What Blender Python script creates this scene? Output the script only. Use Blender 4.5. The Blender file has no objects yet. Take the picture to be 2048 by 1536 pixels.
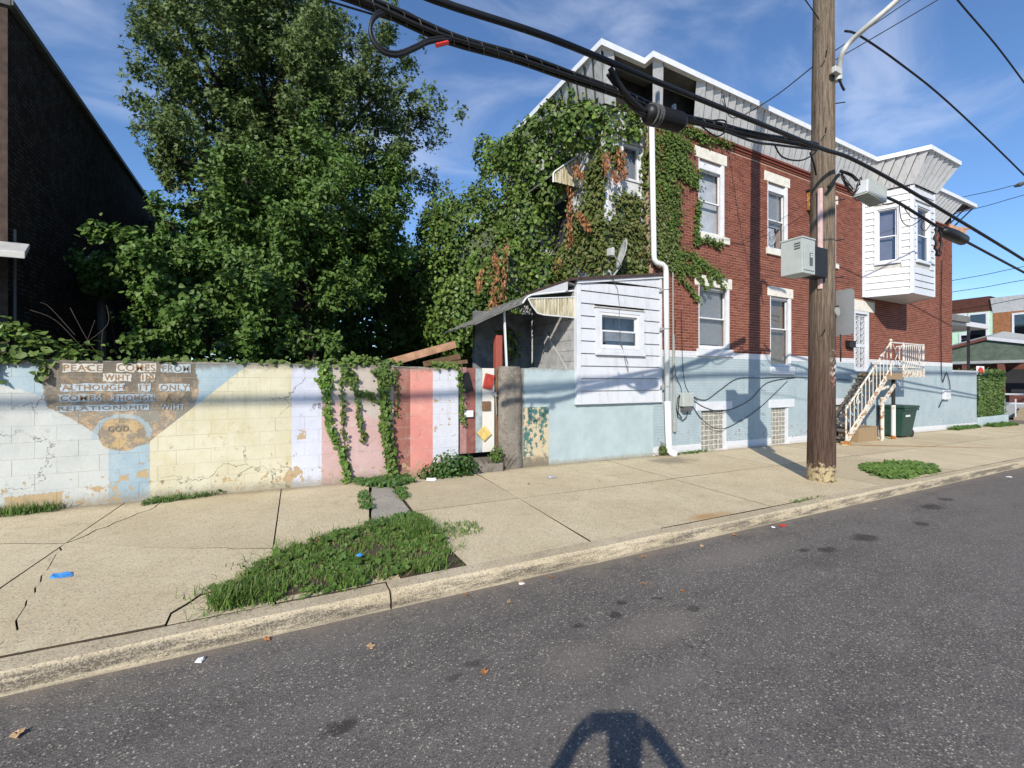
import bpy, bmesh, math, random
import numpy as np
from mathutils import Vector
random.seed(7); RNG = np.random.default_rng(11)
S = bpy.context.scene
COL = S.collection
# ---------------------------------------------------------------- camera
CAMH = 1.75
cam = bpy.data.cameras.new('camera'); camo = bpy.data.objects.new('camera', cam); COL.objects.link(camo)
cam.sensor_width = 36; cam.lens = 890 / 2048 * 36; cam.shift_y = -6 / 2048; cam.clip_start = .03; cam.clip_end = 1500
camo.location = (0, 0, CAMH); camo.rotation_euler = (math.pi / 2, 0, -math.radians(28.0))
S.camera = camo
# ---------------------------------------------------------------- sun, sky, exposure
SUNV = Vector((2.86, 3.10, -2.50)).normalized()          # direction the light travels
EL = math.asin(-SUNV.z); AZ = math.atan2(-SUNV.x, -SUNV.y)  # azimuth of the sun, clockwise from +Y
sun = bpy.data.lights.new('sun', 'SUN'); sun.energy = 4.4; sun.angle = math.radians(.53); sun.color = (1, .92, .79)
suno = bpy.data.objects.new('sun', sun); COL.objects.link(suno); suno.location = (-20, -20, 30)
suno.rotation_euler = SUNV.to_track_quat('-Z', 'Y').to_euler()
w = bpy.data.worlds.new('World'); S.world = w; w.use_nodes = True
wt = w.node_tree; wt.nodes.clear()
wo = wt.nodes.new('ShaderNodeOutputWorld'); wb = wt.nodes.new('ShaderNodeBackground'); wb.inputs[1].default_value = .14
sky = wt.nodes.new('ShaderNodeTexSky'); sky.sky_type = 'NISHITA'; sky.sun_disc = False
sky.sun_elevation = EL; sky.sun_rotation = AZ; sky.air_density = 1.0; sky.dust_density = 0.; sky.ozone_density = 7.0; sky.altitude = 20
# thin cirrus streaks over the clear sky
tc = wt.nodes.new('ShaderNodeTexCoord'); mp = wt.nodes.new('ShaderNodeMapping'); mp.inputs['Scale'].default_value = (1.3, 4.2, 6.5)
mp.inputs['Rotation'].default_value = (.15, .35, .55)
n1 = wt.nodes.new('ShaderNodeTexNoise'); n1.inputs['Scale'].default_value = 1.25; n1.inputs['Detail'].default_value = 7; n1.inputs['Roughness'].default_value = .55; n1.inputs['Distortion'].default_value = .5
cr = wt.nodes.new('ShaderNodeMapRange'); cr.interpolation_type = 'SMOOTHSTEP'
cr.inputs[1].default_value = .44; cr.inputs[2].default_value = .80; cr.inputs[3].default_value = 0; cr.inputs[4].default_value = .34
mx = wt.nodes.new('ShaderNodeMix'); mx.data_type = 'RGBA'; mx.inputs[7].default_value = (5.6, 6.0, 6.9, 1)
L = wt.links.new
L(tc.outputs['Generated'], mp.inputs[0]); L(mp.outputs[0], n1.inputs['Vector']); L(n1.outputs[0], cr.inputs[0])
L(cr.outputs[0], mx.inputs[0]); L(sky.outputs[0], mx.inputs[6]); L(mx.outputs[2], wb.inputs[0]); L(wb.outputs[0], wo.inputs[0])
S.view_settings.view_transform = 'Standard'; S.view_settings.look = 'None'; S.view_settings.gamma = 1
S.view_settings.use_curve_mapping = False; S.view_settings.exposure = 0.36
S.render.engine = 'CYCLES'; S.cycles.max_bounces = 4; S.cycles.diffuse_bounces = 2; S.cycles.glossy_bounces = 2; S.cycles.transparent_max_bounces = 6

# ---------------------------------------------------------------- measuring helpers (photo pixel -> point on a known plane)
_f = (.4695, .8829); _r = (.8829, -.4695)
def ray(px, py):
    a = (px - 1024) / 890; return (_f[0] + _r[0] * a, _f[1] + _r[1] * a, (762 - py) / 890)
def atY(px, py, Y):
    d = ray(px, py); t = Y / d[1]; return (d[0] * t, Y, CAMH + d[2] * t)
def atX(px, py, X):
    d = ray(px, py); t = X / d[0]; return (X, d[1] * t, CAMH + d[2] * t)
def gz(x, dz=0): return -.0137 * x + dz
KH = .13                                                # pavement above the road
def gnd(px, py, dz=KH):
    d = ray(px, py); t = (dz - CAMH) / (d[2] + .0137 * d[0]); return (d[0] * t, d[1] * t, CAMH + d[2] * t)

# ---------------------------------------------------------------- object helpers
WO = {}
def tag(o, label=None, cat=None, group=None, kind=None):
    if label: o['label'] = label
    if cat: o['category'] = cat
    if group: o['group'] = group
    if kind: o['kind'] = kind
    return o
def thing(name, label, cat, loc=(0, 0, 0), group=None):
    o = bpy.data.objects.new(name, None); COL.objects.link(o); o.location = loc; o.empty_display_size = .2
    WO[o.name] = Vector(loc); return tag(o, label, cat, group)
class MB:
    """collects faces; frame = (ox, oy, ux, uy, nx, ny): u along a wall, w outwards from it, z up"""
    def __init__(s, frame=None): s.v = []; s.f = []; s.frame = frame
    def P(s, u, w, z):
        if s.frame is None: return (u, w, z)
        a = s.frame; return (a[0] + a[2] * u + a[4] * w, a[1] + a[3] * u + a[5] * w, z)
    def add(s, vs, fs):
        b = len(s.v); s.v += vs; s.f += [tuple(b + i for i in f) for f in fs]; return s
    def box(s, u0, u1, w0, w1, z0, z1):
        vs = [s.P(u, w, z) for z in (z0, z1) for w in (w0, w1) for u in (u0, u1)]
        return s.add(vs, [(0, 2, 3, 1), (4, 5, 7, 6), (0, 1, 5, 4), (2, 6, 7, 3), (0, 4, 6, 2), (1, 3, 7, 5)])
    def quad(s, *p): return s.add(list(p), [tuple(range(len(p)))])
    def cbox(s, u0, u1, w0, w1, z0, z1, c):
        """box whose w1 face is chamfered by c"""
        vs = [s.P(u, w0, z) for z in (z0, z1) for u in (u0, u1)]
        k = c if w1 > w0 else -c
        vs += [s.P(u, w1 - k, z) for z in (z0, z1) for u in (u0, u1)]
        vs += [s.P(u, w1, z) for z in (z0 + c, z1 - c) for u in (u0 + c, u1 - c)]
        f = [(0, 1, 3, 2)]
        for a in (0, 4):
            f += [(a, a + 1, a + 5, a + 4), (a + 1, a + 3, a + 7, a + 5), (a + 3, a + 2, a + 6, a + 7), (a + 2, a, a + 4, a + 6)]
        f += [(8, 9, 11, 10)]
        return s.add(vs, f)
    def prism(s, poly, z0, z1):
        n = len(poly)
        zf = (lambda z: (z if callable(z) else (lambda x, y: z)))
        a, b = zf(z0), zf(z1)
        vs = [(x, y, a(x, y)) for x, y in poly] + [(x, y, b(x, y)) for x, y in poly]
        return s.add(vs, [tuple(range(n))[::-1], tuple(range(n, 2 * n))] + [(i, (i + 1) % n, n + (i + 1) % n, n + i) for i in range(n)])
    def tube(s, pts, r, seg=6, cap=True):
        pts = [Vector(p) for p in pts]; n = len(pts)
        if not hasattr(r, '__len__'): r = [r] * n
        prev = None; rings = []
        for i, p in enumerate(pts):
            d = (pts[min(i + 1, n - 1)] - pts[max(i - 1, 0)])
            if d.length < 1e-9: d = Vector((0, 0, 1))
            d.normalize()
            if prev is None: a = d.cross(Vector((0, 0, 1)) if abs(d.z) < .9 else Vector((1, 0, 0)))
            else: a = prev - d * prev.dot(d)
            a.normalize(); prev = a; b = d.cross(a)
            rings.append([tuple(p + (a * math.cos(2 * math.pi * k / seg) + b * math.sin(2 * math.pi * k / seg)) * r[i]) for k in range(seg)])
        vs = [v for ring in rings for v in ring]; fs = []
        for i in range(n - 1):
            for k in range(seg):
                k2 = (k + 1) % seg; fs.append((i * seg + k, i * seg + k2, (i + 1) * seg + k2, (i + 1) * seg + k))
        if cap: fs += [tuple(range(seg))[::-1], tuple((n - 1) * seg + k for k in range(seg))]
        return s.add(vs, fs)
    def beam(s, a, b, w, h):
        """rectangular bar from a to b"""
        a = Vector(a); b = Vector(b); d = (b - a).normalized()
        x = d.cross(Vector((0, 0, 1)) if abs(d.z) < .95 else Vector((0, 1, 0))).normalized(); y = d.cross(x)
        vs = [tuple(p + x * i * w / 2 + y * j * h / 2) for p in (a, b) for j in (-1, 1) for i in (-1, 1)]
        return s.add(vs, [(0, 2, 3, 1), (4, 5, 7, 6), (0, 1, 5, 4), (2, 6, 7, 3), (0, 4, 6, 2), (1, 3, 7, 5)])
def mkmesh(name, v, f, smooth=False, fix=True):
    m = bpy.data.meshes.new(name); m.from_pydata(v, [], f)
    if fix and 1 < len(f) < 4000:
        b = bmesh.new(); b.from_mesh(m); bmesh.ops.recalc_face_normals(b, faces=b.faces); b.to_mesh(m); b.free()
    if smooth: m.shade_smooth() if hasattr(m, 'shade_smooth') else m.polygons.foreach_set('use_smooth', [True] * len(m.polygons))
    return m
def part(name, mb, mat, parent=None, smooth=False, bevel=0, label=None, kind=None, world_org=None):
    org = WO[parent.name] if parent is not None else Vector((0, 0, 0))
    v = [(p[0] - org.x, p[1] - org.y, p[2] - org.z) for p in mb.v]
    m = mkmesh(name, v, mb.f, smooth); m.materials.append(MAT[mat])
    o = bpy.data.objects.new(name, m); COL.objects.link(o)
    if parent is not None: o.parent = parent
    WO[o.name] = org.copy()
    if bevel:
        bm = o.modifiers.new('bevel', 'BEVEL'); bm.width = bevel; bm.segments = 2; bm.limit_method = 'ANGLE'
    return tag(o, label, kind=kind)
def solo(name, mb, mat, label, cat, group=None, smooth=False, bevel=0, kind=None):
    xs = [p[0] for p in mb.v]; ys = [p[1] for p in mb.v]; z0 = min(p[2] for p in mb.v)
    org = Vector(((min(xs) + max(xs)) / 2, (min(ys) + max(ys)) / 2, z0))
    m = mkmesh(name, [(p[0] - org.x, p[1] - org.y, p[2] - org.z) for p in mb.v], mb.f, smooth); m.materials.append(MAT[mat])
    o = bpy.data.objects.new(name, m); COL.objects.link(o); o.location = org; WO[o.name] = org
    if bevel:
        bm = o.modifiers.new('bevel', 'BEVEL'); bm.width = bevel; bm.segments = 2; bm.limit_method = 'ANGLE'
    return tag(o, label, cat, group, kind)
def struct(name, mb, mat, smooth=False):
    o = part(name, mb, mat, None, smooth); o['kind'] = 'structure'; return o
def shared(name, mesh, loc, parent, mat=None):
    o = bpy.data.objects.new(name, mesh); COL.objects.link(o); org = WO[parent.name]
    o.location = Vector(loc) - org; o.parent = parent; WO[o.name] = Vector(loc); return o

# ---------------------------------------------------------------- foliage meshes (numpy)
def unit(a): return a / np.maximum(np.linalg.norm(a, axis=1, keepdims=True), 1e-9)
LOBED = [(0, 0), (-.50, .52), (-.15, .47), (0, 1), (.15, .47), (.50, .52)]
OVATE = [(0, 0), (-.30, .22), (-.24, .60), (0, 1.05), (.24, .60), (.30, .22)]
HEART = [(0, 0), (-.44, .18), (-.33, .62), (0, 1), (.33, .62), (.44, .18)]
LANCE = [(0, 0), (-.20, .25), (-.20, .60), (0, 1), (.20, .60), (.20, .25)]
def foliage(name, pts, nrm, size, mat, parent=None, shape=HEART, droop=.35, fold=.10, kind=None, jitter=.45):
    N = len(pts); nrm = unit(nrm + RNG.normal(0, jitter, (N, 3)))
    t = RNG.normal(0, 1, (N, 3)); t[:, 2] -= droop * 2
    t = unit(t - nrm * np.sum(t * nrm, 1, keepdims=True)); b = np.cross(nrm, t)
    size = np.broadcast_to(size, (N,)) if not hasattr(size, 'shape') else size
    V = np.empty((N, 6, 3), np.float32)
    for i, (x, y) in enumerate(shape):
        V[:, i] = pts + (b * x + t * y + nrm * (abs(x) * fold * 2 - .12 * y * y)) * size[:, None]
    org = np.array(WO[parent.name]) if parent is not None else np.zeros(3)
    V -= org.astype(np.float32)
    m = bpy.data.meshes.new(name); m.vertices.add(N * 6); m.vertices.foreach_set('co', V.reshape(-1))
    base = (np.arange(N) * 6)[:, None]
    idx = (base + np.array([0, 1, 2, 3, 0, 3, 4, 5])[None]).astype(np.int32).reshape(-1)
    m.loops.add(N * 8); m.loops.foreach_set('vertex_index', idx)
    m.polygons.add(N * 2); m.polygons.foreach_set('loop_start', np.arange(N * 2, dtype=np.int32) * 4)
    try: m.polygons.foreach_set('loop_total', np.full(N * 2, 4, np.int32))
    except Exception: pass
    m.update(calc_edges=True); m.validate()
    m.materials.append(MAT[mat])
    o = bpy.data.objects.new(name, m); COL.objects.link(o)
    if parent is not None: o.parent = parent
    WO[o.name] = Vector(org); return tag(o, kind=kind)
def blades(name, pts, h, mat, parent=None, width=.006, lean=.5, kind=None):
    N = len(pts); a = RNG.uniform(0, 2 * np.pi, N); ln = RNG.uniform(.15, 1, N) * lean
    d = np.stack([np.cos(a), np.sin(a), np.zeros(N)], 1); s = np.stack([-np.sin(a), np.cos(a), np.zeros(N)], 1)
    h = h * RNG.uniform(.5, 1.15, N); V = np.empty((N, 6, 3), np.float32)
    for i, (sx, u) in enumerate([(-1, 0), (1, 0), (-.8, .5), (.8, .5), (-.1, 1), (.1, 1)]):
        V[:, i] = pts + s * (sx * width * RNG.uniform(.7, 1.3, N))[:, None] + d * (ln * h * u * u * 1.3)[:, None] + np.array([0, 0, 1]) * (h * (u - .25 * ln * u * u))[:, None]
    org = np.array(WO[parent.name]) if parent is not None else np.zeros(3)
    V -= org.astype(np.float32)
    base = (np.arange(N) * 6)[:, None]; f = (base + np.array([0, 1, 3, 2, 2, 3, 5, 4])[None]).reshape(-1, 4)
    m = bpy.data.meshes.new(name); m.from_pydata(V.reshape(-1, 3).tolist(), [], f.tolist()); m.materials.append(MAT[mat])
    o = bpy.data.objects.new(name, m); COL.objects.link(o)
    if parent is not None: o.parent = parent
    WO[o.name] = Vector(org); return tag(o, kind=kind)
def lump(p, k=1.7, s=0.):
    return (np.sin(p[:, 0] * k + s) * np.sin(p[:, 1] * k * 1.1 + 1.3 + s) * np.sin(p[:, 2] * k * .9 + 2.1 + s)
            + .6 * np.sin(p[:, 0] * k * 2.3 + s * 2) * np.sin(p[:, 2] * k * 2.1 + .4) * np.sin(p[:, 1] * k * 2.2))
def shell(ells, n_per_m2, lo=.72, hi=1.08, face=None, gap=-.55):
    """points near the surfaces of ellipsoids (cx,cy,cz,rx,ry,rz), lumpy, culled where inside another one"""
    P = []; Nn = []
    for e in ells:
        c = np.array(e[:3]); r = np.array(e[3:6]); area = 4 * math.pi * ((r[0] * r[1]) ** 1.6 / 3 + (r[0] * r[2]) ** 1.6 / 3 + (r[1] * r[2]) ** 1.6 / 3) ** (1 / 1.6)
        n = int(area * n_per_m2); d = unit(RNG.normal(0, 1, (n, 3)))
        k = RNG.uniform(lo ** 2, hi ** 2, n) ** .5; p = c + d * r * k[:, None]; nn = unit(d / r)
        lm = lump(p); p += nn * (lm * .30)[:, None]
        keep = lm > gap
        if face is not None: keep &= (nn @ np.array(face)) > -.35
        P.append(p[keep]); Nn.append(nn[keep])
    P = np.concatenate(P); Nn = np.concatenate(Nn)
    inside = np.zeros(len(P), bool)
    for e in ells:
        q = (P - np.array(e[:3])) / np.array(e[3:6]); inside |= (q * q).sum(1) < .42
    return P[~inside], Nn[~inside]
# ================================================================ materials
MAT = {}
class Ex:
    def __init__(s, g, k): s.g = g; s.k = k
    def _o(s, op, o, sw=False): return s.g.math(op, o, s) if sw else s.g.math(op, s, o)
    def __add__(s, o): return s._o('ADD', o)
    __radd__ = __add__
    def __sub__(s, o): return s._o('SUBTRACT', o)
    def __rsub__(s, o): return s._o('SUBTRACT', o, True)
    def __mul__(s, o): return s._o('MULTIPLY', o)
    __rmul__ = __mul__
    def __truediv__(s, o): return s._o('DIVIDE', o)
    def __gt__(s, o): return s._o('GREATER_THAN', o)
    def __lt__(s, o): return s._o('LESS_THAN', o)
    def max(s, o): return s._o('MAXIMUM', o)
    def min(s, o): return s._o('MINIMUM', o)
    def abs(s): return s.g.math('ABSOLUTE', s)
class G:
    def __init__(g, name):
        g.m = bpy.data.materials.new(name); g.m.use_nodes = True; g.t = g.m.node_tree; g.t.nodes.clear()
        g.out_n = g.t.nodes.new('ShaderNodeOutputMaterial'); MAT[name] = g.m
        g.geo = g.t.nodes.new('ShaderNodeNewGeometry'); g.P = Ex(g, g.geo.outputs['Position'])
        sp = g.t.nodes.new('ShaderNodeSeparateXYZ'); g.t.links.new(g.P.k, sp.inputs[0])
        g.X, g.Y, g.Z = (Ex(g, sp.outputs[i]) for i in range(3))
    def put(g, sock, v):
        if isinstance(v, Ex): g.t.links.new(v.k, sock)
        elif isinstance(v, (tuple, list)):
            sock.default_value = tuple(v) + ((1,) if len(v) == 3 and len(sock.default_value) == 4 else ())
        else: sock.default_value = v
    def math(g, op, a, b=None):
        n = g.t.nodes.new('ShaderNodeMath'); n.operation = op; g.put(n.inputs[0], a)
        if b is not None: g.put(n.inputs[1], b)
        return Ex(g, n.outputs[0])
    def vec(g, x, y, z):
        n = g.t.nodes.new('ShaderNodeCombineXYZ')
        for i, v in enumerate((x, y, z)): g.put(n.inputs[i], v)
        return Ex(g, n.outputs[0])
    def noise(g, scale, detail=3, rough=.55, vec=None, dist=0):
        n = g.t.nodes.new('ShaderNodeTexNoise'); g.put(n.inputs['Vector'], vec or g.P)
        n.inputs['Scale'].default_value = scale; n.inputs['Detail'].default_value = detail; n.inputs['Roughness'].default_value = rough; n.inputs['Distortion'].default_value = dist
        return Ex(g, n.outputs[0])
    def vor(g, scale, vec=None, feature='F1'):
        n = g.t.nodes.new('ShaderNodeTexVoronoi'); n.feature = feature; g.put(n.inputs['Vector'], vec or g.P); n.inputs['Scale'].default_value = scale
        sp = g.t.nodes.new('ShaderNodeSeparateColor')
        if feature == 'DISTANCE_TO_EDGE': return Ex(g, n.outputs[0]), None
        g.t.links.new(n.outputs['Color'], sp.inputs[0])
        return Ex(g, n.outputs['Distance']), Ex(g, sp.outputs[0])
    def brick(g, u, v, bw, bh, mortar=.008, off=.5):
        n = g.t.nodes.new('ShaderNodeTexBrick'); n.offset = off; g.put(n.inputs['Vector'], g.vec(u, v, 0.0)); n.inputs['Scale'].default_value = 1
        n.inputs['Brick Width'].default_value = bw; n.inputs['Row Height'].default_value = bh; n.inputs['Mortar Size'].default_value = mortar; n.inputs['Mortar Smooth'].default_value = .4
        n.inputs['Color1'].default_value = (0, 0, 0, 1); n.inputs['Color2'].default_value = (1, 1, 1, 1); n.inputs['Mortar'].default_value = (.5, .5, .5, 1)
        return Ex(g, n.outputs['Fac']), Ex(g, n.outputs['Color'])
    def ss(g, x, a, b, lo=0., hi=1.):
        n = g.t.nodes.new('ShaderNodeMapRange'); n.interpolation_type = 'SMOOTHSTEP'; g.put(n.inputs[0], x)
        for i, v in enumerate((a, b, lo, hi)): g.put(n.inputs[i + 1], v)
        return Ex(g, n.outputs[0])
    def mix(g, f, a, b):
        n = g.t.nodes.new('ShaderNodeMix'); n.data_type = 'RGBA'; g.put(n.inputs[0], f); g.put(n.inputs[6], a); g.put(n.inputs[7], b); return Ex(g, n.outputs[2])
    def dist2(g, x, y, sx=1, sy=1):
        a = (g.X - x) / sx; b = (g.Y - y) / sy; return g.math('SQRT', a * a + b * b)
    def rnd(g):
        oi = g.t.nodes.new('ShaderNodeObjectInfo'); return g.math('FRACT', Ex(g, g.geo.outputs['Random Per Island']) + Ex(g, oi.outputs['Random']))
    def out(g, col, rough=.8, bump=None, bs=.4, bd=.01, metal=0., spec=.35, transl=0.):
        b = g.t.nodes.new('ShaderNodeBsdfPrincipled'); g.put(b.inputs['Base Color'], col); g.put(b.inputs['Roughness'], rough); g.put(b.inputs['Metallic'], metal)
        b.inputs['Specular IOR Level'].default_value = spec
        if bump is not None:
            n = g.t.nodes.new('ShaderNodeBump'); n.inputs['Strength'].default_value = bs; n.inputs['Distance'].default_value = bd; g.put(n.inputs['Height'], bump); g.t.links.new(n.outputs[0], b.inputs['Normal'])
        o = b.outputs[0]
        if transl:
            tr = g.t.nodes.new('ShaderNodeBsdfTranslucent'); g.put(tr.inputs[0], col); mxs = g.t.nodes.new('ShaderNodeMixShader'); mxs.inputs[0].default_value = transl
            g.t.links.new(o, mxs.inputs[1]); g.t.links.new(tr.outputs[0], mxs.inputs[2]); o = mxs.outputs[0]
        g.t.links.new(o, g.out_n.inputs[0]); return g.m
def plain(name, c, rough=.6, var=.12, scale=6, metal=0., spec=.35, bs=.12):
    g = G(name); n = g.noise(scale, 5, .6); k = g.ss(n, .3, .7)
    return g.out(g.mix(k, tuple(x * (1 - var) for x in c), tuple(min(1, x * (1 + var)) for x in c)), rough, g.noise(scale * 9, 3), bs, .004, metal, spec)
def leafm(name, cols, rough=.5, transl=.22, spec=.35, tint=.35, ts=.8):
    g = G(name); r = g.rnd(); c = g.mix(g.ss(r, 0., .5), cols[0], cols[1]); c = g.mix(g.ss(r, .55, 1.), c, cols[2])
    n = g.ss(g.noise(ts, 2), .35, .65); c = g.mix(n * tint, c, tuple(x * 1.55 for x in cols[1]))
    return g.out(c, rough, None, transl=transl, spec=spec)
def rusty(name, paint, amt=.5, rust=(.30, .11, .03), metal=0):
    g = G(name); n = g.noise(9, 6, .65); n2 = g.noise(34, 4, .6); k = g.ss(n * .7 + n2 * .3, amt, amt + .07)
    c = g.mix(k, paint, g.mix(g.ss(n2, .35, .65), rust, tuple(x * .45 for x in rust)))
    return g.out(c, g.mix(k, (.45,) * 3, (.9,) * 3), k * .6 + n2 * .4, .35, .003)

# ---- ground
g = G('asphalt')
d1, r1 = g.vor(85); d2, r2 = g.vor(165); big = g.noise(.55, 4); mid = g.noise(4.5, 4, .6)
base = g.mix(g.ss(mid, .3, .7), (.088, .080, .074), (.128, .116, .106))
base = g.mix(g.ss(big, .42, .66) * .55, base, (.155, .142, .134))
tone = g.mix(g.ss(r1, .0, .75), (.058, .053, .049), (.170, .155, .140)); tone = g.mix((r1 > .90) * 1.0, tone, (.36, .315, .255)); tone = g.mix((r1 > .965) * 1.0, tone, (.52, .47, .39))
c = g.mix(g.ss(d1, .62, .42) * .85, base, tone)
tone2 = g.mix(g.ss(r2, .1, .9), (.045, .041, .039), (.165, .150, .135)); c = g.mix((r2 > .55) * g.ss(d2, .55, .40) * .65, c, g.mix((r2 > .93) * 1.0, tone2, (.48, .42, .33)))
wob = (g.noise(9, 4) - .5) * .16
spots = None
for (x, y, s) in ((1.10, 2.57, .075), (.96, 2.50, .05), (.29, 2.40, .085), (6.10, 2.66, .20), (5.26, 2.64, .13), (5.0, 2.75, .08), (2.45, 2.75, .06), (2.3, 2.62, .05), (2.75, 2.68, .05), (2.9, 2.42, .055), (1.95, 2.62, .045), (2.02, 2.52, .035), (8.6, 2.9, .22), (9.4, 3.0, .16), (7.4, 2.6, .13)):
    k = g.ss(g.dist2(x, y, 1.25, .75) + wob, s, s * .45); spots = k if spots is None else spots.max(k)
c = g.mix(spots * .7, c, (.026, .023, .022))
dust = g.ss(g.dist2(2.45, 2.35, .55, .25) + wob * 2, 1.1, .3).max(g.ss(g.dist2(1.7, 2.3, .35, .22) + wob * 2, 1.1, .3)).max(g.ss(g.dist2(4.3, 3.0, 1.1, .25) + wob * 2, 1.1, .3))
c = g.mix(dust * .35, c, (.24, .205, .175))
lane = g.noise(1.0, 4, .6, vec=g.vec(g.X * .16, g.Y * 1.5, 0.0)); c = g.mix(g.ss(lane, .48, .68) * .45, c, (.17, .155, .142)); c = g.mix(g.ss(lane, .46, .30) * .35, c, (.055, .050, .048))
dc, _ = g.vor(.42, vec=g.vec(g.X + wob * 3.5, g.Y * 1.3 + wob * 3, 0.0), feature='DISTANCE_TO_EDGE'); c = g.mix(g.ss(dc, .0045, .0015) * g.ss(g.noise(.8, 2), .56, .64) * .8, c, (.02, .018, .018))
grit = g.ss(g.Y + wob * 2.5, 2.95, 3.46) * g.ss(g.noise(3.5, 5, .7), .42, .62); c = g.mix(grit * .5, c, (.22, .185, .145))
edge = g.ss(g.Y + wob * 1.5, 3.30, 3.46); c = g.mix(edge * .55, c, (.20, .17, .13))
g.out(c, .85, d1 * .6 + d2 * .25, .55, .006, spec=.3)

def concrete(name, c0, c1, worn=.5):
    g = G(name); n = g.noise(1.1, 5, .6); f = g.noise(28, 4, .7); d, r = g.vor(130)
    c = g.mix(g.ss(n, .3, .72), c0, c1); c = g.mix(g.ss(f, .55, .8) * .45, c, tuple(x * .55 for x in c0))
    c = g.mix(g.ss(r, .5, 1.) * .35, c, tuple(min(.75, x * 1.3) for x in c1)); c = g.mix(g.ss(r, .5, .0) * .42, c, tuple(x * .50 for x in c0)); c = g.mix((r < .06) * .6, c, (.12, .10, .08))
    g.n = n; g.f = f; g.r = r; g.d = d; c = g.mix(g.ss(g.noise(6, 6, .72), .50, .68) * .30, c, tuple(x * .55 for x in c0)); g.c = c; return g
g = concrete('pavement_concrete', (.53, .435, .285), (.63, .535, .365))
wob = (g.noise(3.2, 5, .6) - .5)
oi = g.t.nodes.new('ShaderNodeObjectInfo'); rr = Ex(g, oi.outputs['Random']); c = g.mix(g.ss(rr, .0, .5, .30, .0), g.c, (.36, .30, .205)); c = g.mix(g.ss(rr, .6, 1., .0, .25), c, (.62, .54, .39))
gd, gr_ = g.vor(2.6); c = g.mix((gr_ > .72) * g.ss(gd + wob * .06, .055, .030) * .55, c, (.11, .095, .075))
# rust run-off below the stairs and at the kerb, dirt along the wall foot and along the kerb joint
x = g.X; y = g.Y
run = g.ss((y - (6.72 - (x - 14.3) * .62) + wob * .35).abs(), .22, .02) * g.ss(x, 14.1, 14.5) * g.ss(x, 19.5, 15.5)
c = g.mix(run * .75, c, (.30, .13, .035))
c = g.mix(g.ss(g.dist2(4.75, 3.75, .55, .16) + wob * .9, 1., .2) * .65, c, (.38, .19, .05))
c = g.mix(g.ss(y + wob * .35, 7.25, 7.56) * .55, c, (.15, .12, .085))
c = g.mix(g.ss(g.noise(.9, 6, .7, dist=.6), .58, .72) * .30, c, (.17, .14, .10))
c = g.mix(g.ss(g.dist2(7.6, 6.9, .9, .5) + wob * 1.2, 1., .2) * .6, c, (.13, .115, .09))
g.out(c, .9, g.f * .5 + g.r * .25 + g.n, .35, .006, spec=.2)
g = concrete('kerb_concrete', (.44, .365, .245), (.55, .47, .335))
k = g.ss(g.noise(2.2, 7, .75, vec=g.vec(g.X * .5, g.Y * 2, g.Z * 5)), .40, .56); face = g.ss(g.Z + .0137 * g.X, .125, .09)
c = g.mix(k * face * .85, g.c, g.mix((g.r > .6) * 1.0, (.075, .065, .052), (.22, .19, .15))); c = g.mix(g.ss(g.Z + .0137 * g.X, .03, .0) * .6, c, (.40, .34, .25))
g.out(c, .9, g.f * .6 + g.r * .3, .5, .008, spec=.2)
g = concrete('old_concrete', (.15, .135, .115), (.29, .26, .22)); wv = g.ss(g.noise(5, 5, .7), .45, .62)
g.out(g.mix(wv * .5, g.c, (.07, .06, .05)), .95, g.f + g.n * .5, .6, .008, spec=.2)
g = concrete('strip_concrete', (.32, .295, .25), (.45, .415, .355)); g.out(g.c, .92, g.f * .6 + g.r * .3, .6, .008, spec=.2)
plain('soil', (.07, .052, .035), .95, .35, 9, bs=.5)
plain('yard_earth', (.05, .045, .03), .95, .3, 3, bs=.5)
# ---- masonry
g = G('brick_red'); r = g.rnd(); n = g.noise(2.2, 4, .6); f = g.noise(60, 3)
c = g.mix(g.ss(r, 0., .6), (.148, .044, .030), (.195, .060, .041)); c = g.mix(g.ss(r, .7, 1.), c, (.230, .080, .054)); c = g.mix(g.ss(n, .45, .75) * .4, c, (.135, .042, .031))
c = g.mix(g.ss(f, .6, .8) * .2, c, (.32, .17, .11)); g.out(c, .85, f, .35, .003, spec=.2)
plain('mortar', (.40, .27, .20), .95, .2, 20)
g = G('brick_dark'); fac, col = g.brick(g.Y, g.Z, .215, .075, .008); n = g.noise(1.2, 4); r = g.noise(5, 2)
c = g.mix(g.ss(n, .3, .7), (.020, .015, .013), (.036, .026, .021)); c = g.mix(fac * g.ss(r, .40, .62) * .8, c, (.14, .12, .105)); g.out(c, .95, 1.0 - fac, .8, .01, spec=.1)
plain('brick_front', (.060, .040, .032), .9, .3, 8)
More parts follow.
